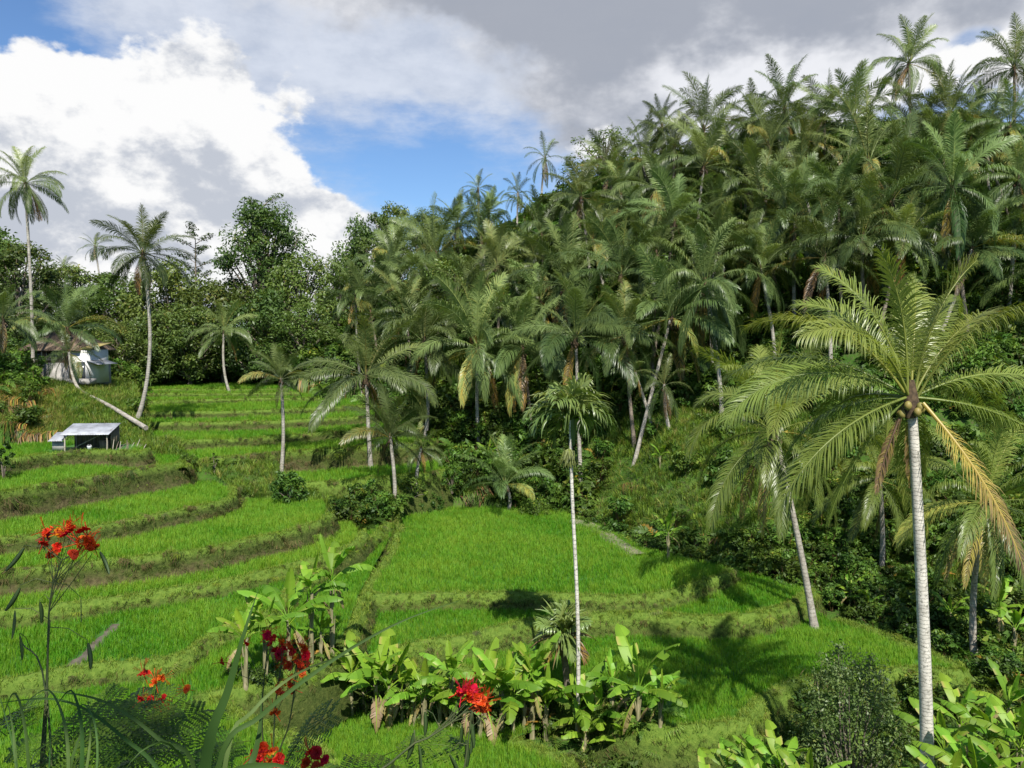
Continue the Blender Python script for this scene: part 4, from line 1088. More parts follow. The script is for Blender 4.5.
# foot pixel, top pixel row, label
ROW = [(246, 706, 612, 'banana plant at the left end of the row, behind the red flowers'),
 (266, 708, 606, 'banana plant second from the left end of the row, over the red flowers'),
 (290, 708, 600, 'banana plant with a pale torn leaf, third from the left end'),
 (312, 712, 592, 'tall banana plant with arching pale leaf, highest at the left of the row'),
 (333, 716, 588, 'tall banana plant with ragged silvery leaves right of the arching one'),
 (352, 721, 636, 'short banana plant right of the tall ragged silvery one'),
 (376, 724, 634, 'banana plant with twin pale stem, middle left of the row'),
 (389, 724, 628, 'banana plant with a spread of light leaves before the narrow field'),
 (402, 724, 650, 'small dark stemmed banana plant just left of the unopened upright leaf'),
 (424, 728, 644, 'banana plant directly left of the one with the tall upright leaf'),
 (452, 730, 630, 'banana plant with tall upright rolled leaf in mid row'),
 (470, 731, 650, 'small banana plant right behind the red blossom of the low shrub'),
 (486, 733, 646, 'banana plant over the red blossom, broad leaf to the left'),
 (502, 736, 640, 'stout stemmed banana plant left of the areca palm'),
 (513, 736, 648, 'thin banana plant crowding the stout stemmed one'),
 (532, 744, 634, 'long pale stemmed banana plant just left of the areca foot'),
 (546, 746, 652, 'small banana plant between the long pale stem and the areca foot'),
 (598, 752, 672, 'banana plant just right of the areca foot with low leaves'),
 (612, 756, 690, 'small banana plant low in front of the lower right rice field'),
 (638, 764, 668, 'thick stemmed banana plant with outspread leaves right of the areca'),
 (322, 716, 650, 'small banana plant in the shade under the tall ragged one'),
 (440, 728, 664, 'banana sucker in the shadow of mid row'), (364, 716, 652, 'banana plant with drooping leaves right of the short one'), (414, 726, 668, 'tiny banana sucker in front of mid row'),
 (480, 738, 672, 'low banana sucker under the red blossom'), (524, 742, 668, 'low banana sucker in front of the long pale stem'), (578, 748, 655, 'banana plant pressed against the areca trunk'),
 (584, 758, 700, 'low banana sucker at the areca foot, front'), (660, 768, 694, 'small banana plant right of the thick stemmed one'), (626, 770, 702, 'low banana plant before the thick stemmed one')]
for i, (px, py, top, lab) in enumerate(ROW):
    b = on_ground(px, py); H = (py - top) * b[1] / F
    ls = float(np.clip(H / 3.0, 0.6, 1.2)) * (0.9 + 0.25 * ((i * 7) % 5) / 4)
    ls *= 0.8 if i < 5 else 0.95
    banana(b, max(0.45, H - 1.6 * ls), ls, lab, BG1, 500 + i, 7 if H > 2.6 else 5)
LOWR = [(705, 762, 24.5, 'banana plant with a bright young leaf below the palm shadow'), (728, 742, 26, 'banana plant with a torn brown edged leaf left of the tall bush'),
 (752, 735, 25, 'low banana plant at the foot of the tall bush, left side'), (782, 738, 24, 'banana plant with broad leaf in front of the tall bush'), (808, 756, 22, 'banana plant with low bright leaves at the bottom edge by the tall bush'),
 (765, 762, 22.5, 'banana plant at the very bottom edge left of the tall bush'),
 (946, 712, 24, 'banana plant right beside the near palm trunk'), (962, 688, 26, 'banana plant with dry hanging leaves right of the near palm trunk'), (990, 700, 24, 'banana plant with large blue green leaf in the right corner clump'),
 (1010, 672, 26.5, 'tallest banana plant of the right corner clump'), (1022, 706, 23, 'banana plant cut by the right edge in the corner clump'), (978, 740, 21.5, 'banana plant with yellowing leaf at the bottom of the corner clump'),
 (948, 748, 21.5, 'low banana plant at the bottom edge by the near palm trunk'), (1014, 745, 21, 'banana plant in the bottom right corner of the photo')]
for i, (px, top, d, lab) in enumerate(LOWR):
    p = at_d(px, top, d); g = G(p[0], p[1]); H = p[2] - g
    ls = float(np.clip(H / 3.2, 0.7, 1.0)) * (0.85 if i > 5 else 0.75)
    banana((p[0], p[1], g), max(0.6, H - 1.2 * ls), ls, lab, BG2, 540 + i, 8, 3 if i > 5 else 2)
RAV = [(668, 560, 512, 'pale leaved banana plant on the corner of the path behind the central field'), (850, 612, 574, 'banana plant with two pale leaves in the dark ravine'), (868, 624, 588, 'banana plant by a dead branch in the dark ravine'),
 (950, 640, 592, 'dark banana plant left of the withered palm foot'), (998, 646, 580, 'banana plant with broad dark leaves right of the withered palm foot'), (1014, 660, 604, 'broad leaved banana plant at the right edge in the ravine'),
 (660, 470, 446, 'small banana plant on the ferny bank below the grove'), (488, 470, 440, 'dark small banana plant in the gloom under the grove')]
for i, (px, py, top, lab) in enumerate(RAV):
    b = on_ground(px, py, 30); H = (py - top) * b[1] / F
    ls = float(np.clip(H / 3.2, 0.6, 1.0)); banana(b, max(0.5, H - 1.2 * ls), ls, lab, BG3, 570 + i, 6, 1)

# ------------------------------------------------------------------ the strap leaved palm in the middle
def areca(px, crown_py, foot, d_label, top_r, lab, seed, trunk_r, nfr, clus=True, wild=False):
    r = np.random.default_rng(seed)
    b = foot; t = at_d(px, crown_py, b[1])
    root = empty('areca_palm', b); tag(root, lab, 'palm tree')
    rel = t - b
    P = np.array([[rel[0] * q + 0.10 * math.sin(q * 5), rel[1] * q, rel[2] * q] for q in np.linspace(-0.02, 1, 14)])
    mb = MB(); mb.tube(P, np.linspace(trunk_r, trunk_r * .75, 14), 9); mb.build('trunk', M['areca_trunk'] if not wild else M['trunk_dark'], root, smooth=True)
    for i in range(nfr):
        f = i / (nfr - 1); az = i * 2.4 + r.normal(0, .2)
        mb = MB()
        for k in range(8):
            a = az + r.normal(0, .5); e0 = R(86 - 62 * f + r.normal(0, 10)) if not wild else R(88 - 120 * f + r.normal(0, 10)); n = 9; tt = np.linspace(0, 1, n)
            ee = e0 - R(r.uniform(95, 150) if not wild else r.uniform(30, 95)) * tt ** 1.2; L = top_r * r.uniform(.85, 1.25) * (1.1 if f < .2 else 1)
            h = np.array([math.cos(a), math.sin(a)]); T = np.stack([np.cos(ee) * h[0], np.cos(ee) * h[1], np.sin(ee)], 1)
            C = np.concatenate([[[0, 0, 0]], np.cumsum(T[:-1] * L / (n - 1), 0)]); tw = r.normal(0, .5)
            S = np.stack([-h[1] + 0 * tt, h[0] + 0 * tt, 0 * tt], 1); U = np.cross(T, S); S = S * math.cos(tw) + U * math.sin(tw); U = np.cross(T, S)
            w = (.055 * np.clip(np.minimum(tt * 4 + .3, 1) * (1 - tt ** 3), .05, 1))[:, None]
            VV = np.stack([C - S * w, C - U * w * .4, C + S * w], 1).reshape(-1, 3); i0 = (np.arange(n - 1)[:, None] * 3 + np.arange(2)[None]).ravel()
            v = float(np.clip(.5 - .3 * f + r.normal(0, .1), .02, .52)) if not (wild and f > .5 and r.random() < .7) else .95
            mb.add(VV, np.stack([i0, i0 + 1, i0 + 4, i0 + 3], 1), v)
        frond(mb, r, top_r * r.uniform(.85, 1.1), e0, R(60 + 70 * f) if not wild else R(60), az, 19, 0.095, 0.50, 0.9 + .7 * f, float(np.clip(0.5 - .25 * f + r.normal(0, .06), .05, .5)) if not (wild and f > .8) else .9, thick=0.03, start=0.2, lift=.5)
        mb.build('frond', [M['areca'], M['areca']], root, loc=P[-1])
    if clus:
        mb = MB(); c = rel + np.array([-0.16, -0.12, -1.55])
        for i in range(130):
            a = r.random() * 6.28; l = r.uniform(.35, .75); q = np.array([math.cos(a), math.sin(a), 0])
            p0 = c + [0, 0, .45]; mb.tube([p0, p0 + q * .22 * r.random() + [0, 0, -.1], p0 + q * .38 * r.uniform(.4, 1) + [0, 0, -l]], [.018, .024, .014], 3, 0.52)
        mb.build('flower_cluster', M['areca'], root)
        mb = MB(); mb.tube([rel + [0, 0, -1.0], rel + [0, 0, -.4], rel + [0, 0, .1]], [trunk_r * .8, trunk_r * 1.5, trunk_r], 8, .3); mb.build('crown_shaft', M['areca'], root, smooth=True)
af = on_ground(577, 746); af2 = on_ground(566, 730)
undergrowth()
areca(573, 420, af, 0, 1.95, 'slender areca palm with umbrella of strap leaves on a thin white trunk, mid photo', 600, 0.085, 15)
areca(566, 636, af2, 0, 1.35, 'short shaggy palm wrapped round the foot of the slender areca', 601, 0.17, 15, False, True)

# ------------------------------------------------------------------ single shrubs
def big_bush(base, H, W, label, seed, leaf=0.085, clumps=36, per=85, cat='bush', name='bush', mat='shrub', spires=()):
    r = np.random.default_rng(seed); root = empty(name, base); tag(root, label, cat)
    cb, sb = MB(), MB()
    for i in range(clumps):
        f = (i + .5) / clumps; az = i * 2.4; z = H * (0.14 + 0.80 * f); q = W / 2 * (1 - 0.6 * f ** 1.8) * math.sqrt(r.uniform(.1, 1)) * 1.0
        C = np.array([q * math.cos(az), q * math.sin(az), z])
        leaf_cloud(cb, r, C, W * r.uniform(.09, .15), int(per * r.uniform(.6, 1.3)), leaf, 0.08 + .34 * r.random(), shell=.3, squash=1.1)
        if i % 3 == 0: sb.tube([[0, 0, -.2], [C[0] * .35, C[1] * .35, z * .5], C], [.05, .03, .008], 5)
    for dx, z in spires:
        for k in range(5): leaf_cloud(cb, r, np.array([dx + r.normal(0, .08), r.normal(0, .1), z - k * .32]), .18 + .05 * k, 40, leaf, .2 + .2 * r.random(), shell=.2, squash=1.3)
        sb.tube([[dx * .3, 0, 0], [dx * .8, 0, z * .6], [dx, 0, z]], [.05, .03, .008], 5)
    sb.build('stems', M['bark'], root); cb.build('foliage', M[mat], root)
    return root
p = at_d(852, 700, 26.5); g = G(p[0], p[1]); hb = at_d(852, 648, 26.5)[2] - g
big_bush((p[0], p[1], g), hb, 4.2, 'tall twiggy bush with small grey green leaves left of the near palm trunk', 620, 0.062, 110, 90, mat='grey_shrub', spires=((-0.5, hb + .1), (0.6, hb - .3), (1.1, hb - 1.0), (-1.2, hb - 1.0)))
b = on_ground(289, 504, 40)
big_bush(b, 2.1, 2.7, 'dark glossy shrub at the corner of the left and the back rice fields', 621, 0.12, 26, 70)
b = on_ground(214, 473, 40); big_bush(b, 1.5, 0.7, 'small upright sapling on the path between the left and the back fields', 622, 0.10, 7, 40)
b = on_ground(4, 482, 40); big_bush(b, 2.6, 1.4, 'young leafy sapling at the left edge on the upper terraces', 623, 0.12, 14, 50)
b = on_ground(430, 512, 40); big_bush(b, 1.5, 2.6, 'dark round bush on the back edge of the central field, right of the short palm', 626, 0.09, 20, 70)
b = on_ground(534, 516, 40); big_bush(b, 1.2, 3.0, 'flat topped bush right of the stemless palm', 627, 0.08, 22, 80)
b = on_ground(452, 498, 40); big_bush(b, 2.0, 2.2, 'bush covering the end of the lowest back rice field', 628, 0.1, 20, 70)
b = on_ground(412, 500, 40); big_bush(b, 1.6, 2.2, 'bush at the foot of the bank behind the short dark palm', 629, 0.1, 18, 70)

b = on_ground(188, 478, 40); big_bush(b, 0.8, 1.7, 'low grassy tussock at the end of the tall brown bank', 624, 0.07, 16, 70)

# earth path behind the central field
M['path'] = plain_mat('trodden_earth', (0.11, 0.11, 0.055), (0.30, 0.26, 0.19), 2.5, 0.95, bump=.4)
pp = smooth_poly(np.array([at_h(px, py, 12.9)[:2] for px, py in ((575, 520), (596, 528), (618, 542), (640, 555))]), .4)
T = np.gradient(pp, axis=0); T /= np.linalg.norm(T, axis=1)[:, None]; O = np.stack([T[:, 1], -T[:, 0]], 1)
mb = MB(); k = 5; n = len(pp); VV = np.zeros((n, k, 3))
for j in range(k):
    q = (j - 2) / 2 * .75
    VV[:, j, :2] = pp + O * q; VV[:, j, 2] = CAMZ - 12.82 - .35 * (abs(j - 2) == 2) + np.array([mnoise.noise((a * .9, c * .9, j)) * .06 for a, c in pp])
i0 = (np.arange(n - 1)[:, None] * k + np.arange(k - 1)[None]).ravel()
mb.add(VV.reshape(-1, 3), np.stack([i0, i0 + 1, i0 + k + 1, i0 + k], 1)[:, ::-1])
tag(mb.build('path', M['path'], smooth=True), 'bare earth path behind the big central rice field', 'path', kind='structure')

# ------------------------------------------------------------------ hut with tin roof
M['tin'] = plain_mat('tin_sheet', (0.20, 0.205, 0.215), (0.40, 0.42, 0.45), 1.3, 0.5, 0.25, spec=.5)
M['wood'] = plain_mat('weathered_wood', (0.09, 0.07, 0.05), (0.24, 0.19, 0.14), 6, 0.9, stretch=(1, 1, .2))
M['pale_wood'] = plain_mat('pale_pole', (0.26, 0.22, 0.17), (0.45, 0.40, 0.32), 5, 0.85, stretch=(1, 1, .2))
M['concrete'] = plain_mat('grey_render', (0.26, 0.25, 0.23), (0.42, 0.40, 0.37), 2.2, 0.9, bump=.2)
M['white'] = plain_mat('white_wall_paint', (0.66, 0.65, 0.62), (0.82, 0.81, 0.78), 1.2, 0.7)
M['plastic'] = plain_mat('white_plastic', (0.74, 0.75, 0.76), (0.82, 0.82, 0.82), 2, 0.35)
M['roof_tile'] = plain_mat('brown_roof', (0.10, 0.07, 0.05), (0.22, 0.16, 0.11), 5, 0.85, bump=.4)
M['glass'] = plain_mat('dark_pane', (0.03, 0.035, 0.04), (0.06, 0.07, 0.08), 2, 0.1, spec=.6)
M['thatch'] = plain_mat('yellow_roof_edge', (0.36, 0.28, 0.10), (0.52, 0.43, 0.17), 6, 0.9, bump=.4)
def corrugated(mb, x0, x1, yf, zf, yb, zb, m=0, th=0.03):
    n = int((x1 - x0) / 0.035); xs = np.linspace(x0, x1, n); w = 0.018 * np.sin(xs * 2 * PI / 0.14)
    rows = []
    for y, z in ((yf, zf), (yb, zb)):
        rows.append(np.stack([xs, np.full(n, y), z + w], 1))
    V = np.concatenate(rows + [r_ - [0, 0, th] for r_ in rows]); i = np.arange(n - 1)
    mb.add(V, np.concatenate([np.stack([i, i + 1, i + n + 1, i + n], 1), np.stack([i + 2 * n, i + 3 * n, i + 3 * n + 1, i + 2 * n + 1], 1), np.stack([i, i + 2 * n, i + 2 * n + 1, i + 1], 1)]), 0, m)
hp = at_h(91, 449.5, 7.6)
HS = 0.78
hut = empty('hut', hp, R(6), HS); tag(hut, 'open fronted field hut with slanting tin roof and low lean-to', 'hut')
mb = MB(); corrugated(mb, -2.05, 2.15, -1.5, 1.52, 1.45, 2.25); mb.build('roof', M['tin'], hut)
mb = MB(); corrugated(mb, -3.15, -1.95, -1.2, 0.95, 0.6, 1.55); mb.build('lean_to_roof', M['tin'], hut)
for x in (-1.75, 1.85):
    for y, h in ((-1.2, 1.55), (1.2, 2.15)):
        mb = MB(); mb.tube([[x, y, -.1], [x + .03, y, h * .5], [x, y, h]], [.065, .06, .055], 7); mb.build('post', M['pale_wood'], hut)
mb = MB(); [mb.box((-1.75 + i * .4, 1.28, 1.02), (.38, .04, 2.0 - .02 * (i % 3)), 0) for i in range(10)]; mb.build('back_wall', M['wood'], hut)
mb = MB(); [mb.box((1.93, -.3 + i * .4, .95), (.04, .38, 1.8 + .1 * i - .01)) for i in range(4)]; mb.build('side_wall', M['wood'], hut)
mb = MB(); mb.box((-2.45, -.75, .42), (1.05, .1, .84)); mb.box((-2.92, -.1, .5), (.1, 1.2, 1.0)); mb.build('lean_to_wall', M['concrete'], hut)
mb = MB(); mb.tube([[-1.8, -1.25, 1.50], [1.9, -1.25, 1.50]], .045, 6); mb.tube([[-1.8, 1.15, 2.1], [1.9, 1.15, 2.1]], .045, 6); mb.build('roof_beam', M['wood'], hut)
mb = MB(); mb.box((1.25, .4, .78), (.9, 1.4, .05)); mb.box((1.25, .4, .4), (.8, 1.3, .72)); mb.build('plank_bench', M['wood'], hut)
def local(root, p):
    a = root.rotation_euler.z; c, s = math.cos(a), math.sin(a)
    p = [q * HS for q in p]
    return (root.location.x + c * p[0] - s * p[1], root.location.y + s * p[0] + c * p[1], root.location.z + p[2])
bk = empty('bucket', local(hut, (.25, -.95, 0.0)), 0, .85); tag(bk, 'white plastic bucket standing inside the open tin roofed hut', 'bucket')
mb = MB(); mb.tube([[0, 0, 0], [0, 0, .02], [0, 0, .36], [0, 0, .40], [0, 0, .405]], [.10, .145, .175, .19, .17], 14); mb.build('body', M['plastic'], bk, smooth=True)
mb = MB(); mb.tube([[.19 * math.cos(a), 0, .38 + .14 * math.sin(a)] for a in np.linspace(0, PI, 9)], .008, 5); mb.build('handle', M['plastic'], bk)
mb = MB(); mb.tube([[-1.1, -.5, .3], [.9, -.2, 1.35]], .035, 6); o = mb.build('pole', M['pale_wood'], None, loc=hp); o.rotation_euler.z = R(6); o.scale = (HS,) * 3
tag(o, 'pale pole leaning across the dark inside of the tin roofed hut', 'pole')
r_ = np.random.default_rng(70)
for i in range(13):
    x = 2.35 + i * .2 + r_.normal(0, .06); y = -1.0 + r_.normal(0, .3); l = r_.uniform(.6, 1.4) * (1 - .04 * i)
    a = r_.normal(0.1, .4); b_ = local(hut, (x, y, 0)); g = G(b_[0], b_[1])
    mb = MB(); mb.tube([[0, 0, -.08], [math.sin(a) * l * .5 + .01, .18, l * .45], [math.sin(a) * l, .4, l * .88]], [.028, .024, .016], 6)
    tag(mb.build('stick', M['wood' if i % 3 else 'pale_wood'], None, loc=(b_[0], b_[1], max(g, hp[2] - .3))), 'bare stick stuck slanting in the bank right of the tin roofed hut', 'stick', 'sticks beside the hut')

# ------------------------------------------------------------------ white walled house
q = at_d(72, 384, 79.0); q[2] = G(q[0], q[1])
hz = at_d(72, 383, 79.0)[2]
house = empty('house', (q[0], q[1], hz), R(-8)); tag(house, 'small house with brown roof, grey plinth and white end walls, half hidden by palm fronds', 'house')
mb = MB(); mb.box((-.3, 0, .35), (5.6, 5, 3.4)); mb.build('plinth', M['concrete'], house)
mb = MB(); mb.box((-.3, .12, 2.75), (5.3, 4.4, 1.4)); mb.build('wall', M['wood'], house)
mb = MB(); mb.box((2.55, -.9, 1.7), (1.9, 3.2, 3.2)); mb.build('white_wall', M['white'], house)
mb = MB()
e = 3.3; mb.add([[-3.5, -2.9, e], [2.9, -2.9, e], [2.9, 2.9, e], [-3.5, 2.9, e], [-1.6, 0, 5.1], [1.2, 0, 5.1], [-3.5, -2.9, e - .12], [2.9, -2.9, e - .12], [2.9, 2.9, e - .12], [-3.5, 2.9, e - .12]],
       [[0, 1, 5, 4], [2, 3, 4, 5], [0, 6, 7, 1], [1, 7, 8, 2], [2, 8, 9, 3], [3, 9, 6, 0], [6, 9, 8, 7]]); mb.add([[2.9, -2.9, e], [2.9, 2.9, e], [1.2, 0, 5.1], [-3.5, 2.9, e], [-3.5, -2.9, e], [-1.6, 0, 5.1]], [[0, 1, 2], [3, 4, 5]])
mb.build('roof', M['roof_tile'], house)
mb = MB(); mb.add([[1.3, -2.56, 3.42], [3.8, -2.56, 3.42], [3.8, .9, 4.0], [1.3, .9, 4.0], [1.3, -2.56, 3.32], [3.8, -2.56, 3.32], [3.8, .9, 3.9], [1.3, .9, 3.9]], [[0, 1, 2, 3], [4, 7, 6, 5], [0, 4, 5, 1], [1, 5, 6, 2], [2, 6, 7, 3], [3, 7, 4, 0]]); mb.build('porch_roof', M['thatch'], house)
mb = MB(); mb.add([[3.5, -2.6, 2.3], [4.7, -2.6, 1.95], [4.7, .4, 1.95], [3.5, .4, 2.3], [3.5, -2.6, 2.24], [4.7, -2.6, 1.89], [4.7, .4, 1.89], [3.5, .4, 2.24]], [[0, 1, 2, 3], [4, 7, 6, 5], [0, 4, 5, 1], [1, 5, 6, 2], [2, 6, 7, 3], [3, 7, 4, 0]]); mb.build('awning', M['tin'], house)
for x, y, w_ in ((-2.0, -2.12, .9), (-.5, -2.12, .9), (1.0, -2.12, .5)):
    mb = MB(); mb.box((x, y, 2.8), (w_ + .16, .08, 1.0)); f = mb.build('window', M['white'], house)
    mb = MB(); mb.box((x, y - .045, 2.8), (w_, .03, .84)); mb.build('pane', M['glass'], f)
mb = MB(); mb.box((2.9, -2.52, 1.15), (.8, .06, 2.0)); mb.build('door', M['glass'], house)
mb = MB(); mb.box((3.4, -3.2, .35), (2.2, 1.2, .5)); mb.build('step', M['concrete'], house)
# ------------------------------------------------------------------ foreground: peacock flower shrubs and long blades
M['fern'] = leaf_mat('fine_leaf', stops((0.045, 0.10, 0.008), (0.115, 0.19, 0.014)), 0.28, 0.45, 0.35, 0.2)
M['blade'] = leaf_mat('blade_leaf', stops((0.022, 0.065, 0.010), (0.11, 0.18, 0.05)), 0.3, 0.55, 0.15, 0.1)
M['stalk'] = plain_mat('green_stalk', (0.035, 0.06, 0.02), (0.09, 0.10, 0.04), 8, 0.7)
M['pod'] = plain_mat('green_pod', (0.03, 0.055, 0.018), (0.06, 0.10, 0.03), 12, 0.5)
def petal_mat(name, stops_):
    m = leaf_mat(name, stops_, 0.35, 0.5, 0.2, 0.1, (1.2, .8, .6)); return m
M['red'] = petal_mat('red_petal', [(0, (0.55, 0.012, 0.008)), (0.6, (0.72, 0.03, 0.012)), (1, (0.8, 0.16, 0.02))])
M['orange'] = petal_mat('orange_petal', [(0, (0.72, 0.06, 0.012)), (0.6, (0.80, 0.22, 0.015)), (1, (0.85, 0.45, 0.03))])
M['darkred'] = petal_mat('dark_red_petal', [(0, (0.42, 0.008, 0.012)), (1, (0.62, 0.02, 0.016))])
def blossom(seed, mat):
    r = np.random.default_rng(seed); mb = MB()
    for k in range(5):
        az = k * 1.2566 + r.normal(0, .12); L = r.uniform(.026, .034); el = R(r.uniform(15, 55))
        h = np.array([math.cos(az), math.sin(az), 0]); s = np.array([-h[1], h[0], 0]); V = []; A = []
        n = 6
        for i in range(n):
            t = i / (n - 1); w = 0.5 * L * (0.12 + 1.0 * math.sin(PI * min(.97, t * .8 + .08)) ** .8) * (1 if t < .9 else .7)
            c = h * L * t * math.cos(el) + np.array([0, 0, L * t * math.sin(el) - .012 * t * t])
            for q in (-1, -.4, .4, 1):
                V.append(c + s * w * q + np.array([0, 0, .003 * r.normal() + (.004 * (abs(q) > .9) * r.normal())])); A.append(0.15 + .25 * t + .6 * (abs(q) > .9) * t + (0.5 if i == n - 1 else 0))
        i0 = (np.arange(n - 1)[:, None] * 4 + np.arange(3)[None]).ravel()
        mb.add(V, np.stack([i0, i0 + 1, i0 + 5, i0 + 4], 1), np.clip(A, 0, 1))
    for k in range(9):
        a = r.random() * 6.28; l = r.uniform(.04, .06)
        mb.tube([[0, 0, 0], [.3 * l * math.cos(a), .3 * l * math.sin(a), l * .6], [.75 * l * math.cos(a), .75 * l * math.sin(a), l]], [.0008, .0007, .0012], 3, .1)
    mb.tube([[0, 0, -.05], [0, 0, -.01], [0, 0, .004]], [.0015, .002, .004], 5, .3)
    return mb.mesh('blossom', mat)
FL = {'r': [blossom(700, M['red']), blossom(701, M['red']), blossom(702, M['red'])], 'o': [blossom(703, M['orange']), blossom(704, M['orange'])], 'd': [blossom(705, M['darkred']), blossom(706, M['darkred'])]}
def pod_mesh(seed):
    r = np.random.default_rng(seed); mb = MB(); n = 10; L = .1; V = []
    for i in range(n):
        t = i / (n - 1); w = .0085 * max(.12, math.sin(PI * (t * .9 + .06)) ** .5); b = .006 * math.sin(t * 2.4)
        V += [[b - w, 0, -L * t], [b, .0016, -L * t], [b + w, 0, -L * t], [b, -.0016, -L * t]]
    i = (np.arange(n - 1)[:, None] * 4 + np.arange(4)[None]); j = (np.arange(n - 1)[:, None] * 4 + (np.arange(4)[None] + 1) % 4)
    mb.add(V, np.stack([i, j, j + 4, i + 4], -1).reshape(-1, 4))
    return mb.mesh('seed_pod', M['pod'], True)
POD = [pod_mesh(710), pod_mesh(711)]
def bipinnate(seed, L=.34):
    r = np.random.default_rng(seed); mb = MB()
    n = 12; t = np.linspace(0, 1, n); e = R(25) - R(50) * t ** 1.3
    T = np.stack([np.cos(e), 0 * t, np.sin(e)], 1); P = np.concatenate([[[0, 0, 0]], np.cumsum(T[:-1] * L / (n - 1), axis=0)])
    mb.tube(P, .0022, 4, .2, 0, False)
    for k in range(8):
        f = .22 + .76 * k / 7; B = np.array([np.interp(f, t, P[:, q]) for q in range(3)])
        for s in (1, -1):
            l = L * .36 * (math.sin(PI * (.25 + .6 * f)) ** .8); d = np.array([.55, s * .82, .02 + r.normal(0, .06)]); d /= np.linalg.norm(d)
            tip = B + d * l + [0, 0, -.015]; mb.tube([B, (B + tip) / 2 + [0, 0, .004], tip], .0011, 3, .2, 0, False)
            side = np.cross(d, [0, 0, 1.0])
            for q in range(8):
                g = .1 + .9 * q / 7; c = B + d * l * g + [0, 0, -.015 * g * g]
                for s2 in (1, -1):
                    a = side * s2 * .9 + d * .35 + np.array([0, 0, -.12 + r.normal(0, .12)]); a /= np.linalg.norm(a); w = np.cross(a, [0, 0, 1.0]) * .0062; ll = .024
                    mb.add([c, c + a * ll * .5 + w, c + a * ll, c + a * ll * .5 - w], [[0, 1, 2, 3]], .1 + .4 * r.random())
    return mb.mesh('compound_leaf', M['fern'])
BP = [bipinnate(720), bipinnate(721, .3), bipinnate(722, .38)]

def flower_shrub(base, stems, blossoms, pods, leaves, label, seed, d, group='red flowering shrubs in the foreground'):
    r = np.random.default_rng(seed)
    root = empty('flowering_shrub', base); tag(root, label, 'shrub', group)
    b = np.array(base)
    mb = MB()
    ends = []
    for pts in stems:
        P = np.array([at_d(px, py, d + o) - b for px, py, o in pts])
        P = np.concatenate([[[0.02 * r.normal(), .02 * r.normal(), -.05]], P]); Q = smooth_poly(P, .06)
        mb.tube(Q, np.linspace(.011, .0025, len(Q)), 6); ends.append(Q)
    for px, py, kind in blossoms:        # thin stalks to the blossoms
        p = at_d(px, py, d) - b
        E = ends[int(np.argmin([np.linalg.norm(q[-1] - p) for q in ends]))]
        q = E[int(len(E) * r.uniform(.86, .99))]
        mb.tube([q, (p + q) / 2 + [0, 0, -.015], p + [0, 0, -.02]], [.002, .0016, .0013], 4)
    for px, py, a in pods:
        p = at_d(px, py, d) - b
        j = min(((np.linalg.norm(E - p, axis=1).min(), i) for i, E in enumerate(ends)))[1]; E = ends[j]; q = E[int(np.argmin(np.linalg.norm(E - p - [0, 0, .03], axis=1)))]
        mb.tube([q, (p + q) / 2 + [0, 0, .03], p + [0, 0, .012], p], [.002, .0016, .0014, .0012], 4)
    mb.build('stem', M['stalk'], root)
    for px, py, kind in blossoms:
        m = FL[kind][int(r.integers(0, len(FL[kind])))]
        link('blossom', m, root, at_d(px, py, d) + np.array([0, r.normal(0, .02), 0]) - b, (R(50) + r.normal(0, .5), r.normal(0, .5), r.random() * 6.28), r.uniform(.85, 1.15))
    for px, py, a in pods:
        link('seed_pod', POD[int(r.integers(0, 2))], root, at_d(px, py, d) - b, (r.normal(0, .2), a, r.normal(0, .6)), r.uniform(.95, 1.2))
    for px, py, az, s in leaves:
        p = at_d(px, py, d) + np.array([0, r.normal(0, .15), 0]) - b
        link('compound_leaf', BP[int(r.integers(0, 3))], root, p, ((.3 if math.cos(az) > 0 else -.3) + r.normal(0, .25), r.normal(.1, .3), az), s)
def gfoot(px, d):
    x = (px - 512) / F * d; return (x, d, G(x, d))
rl = np.random.default_rng(77)
def spray(x0, x1, y0, y1, n, out=None):
    return [(rl.uniform(x0, x1), rl.uniform(y0, y1), (0 if rl.random() < .5 else PI) + rl.normal(0, .7), rl.uniform(.75, 1.15)) for _ in range(n)]
flower_shrub(gfoot(44, 3.4), [[(38, 900, 0), (44, 760, 0), (47, 690, 0), (50, 600, 0), (62, 560, 0)], [(47, 700, 0), (20, 640, 0.1)], [(40, 850, 0), (46, 690, 0.02), (50, 620, .05)]],
  [(49, 532, 'r'), (45, 543, 'd'), (66, 527, 'r'), (73, 530, 'r'), (88, 529, 'r'), (59, 546, 'r'), (78, 543, 'o'), (83, 541, 'o'), (91, 541, 'r'), (92, 549, 'r'), (75, 553, 'd'), (48, 554, 'd'), (61, 532, 'o'), (43, 537, 'd'), (70, 533, 'r'), (90, 545, 'r')],
  [(20, 588, .6), (15, 611, .05), (20, 636, 0), (81, 600, -.8), (88, 643, -.05), (40, 602, 0), (24, 548, .7), (100, 552, -.6)],
  spray(-30, 110, 700, 725, 5) + spray(-30, 120, 725, 790, 8), 'flowering shrub at the far left, tall stalk of red blossoms over hanging pods', 730, 3.4)
flower_shrub(gfoot(150, 3.9), [[(140, 900, 0), (150, 780, 0), (152, 720, 0), (156, 690, 0)], [(150, 800, 0), (110, 700, .1)]],
  [(157, 681, 'o'), (160, 679, 'o'), (140, 700, 'd'), (147, 704, 'd'), (158, 704, 'd'), (166, 708, 'd'), (163, 700, 'd'), (187, 690, 'o'), (143, 675, 'd')], [],
  spray(90, 220, 712, 735, 4) + spray(60, 250, 735, 800, 9), 'flowering shrub with a single orange blossom above dark red ones', 731, 3.9)
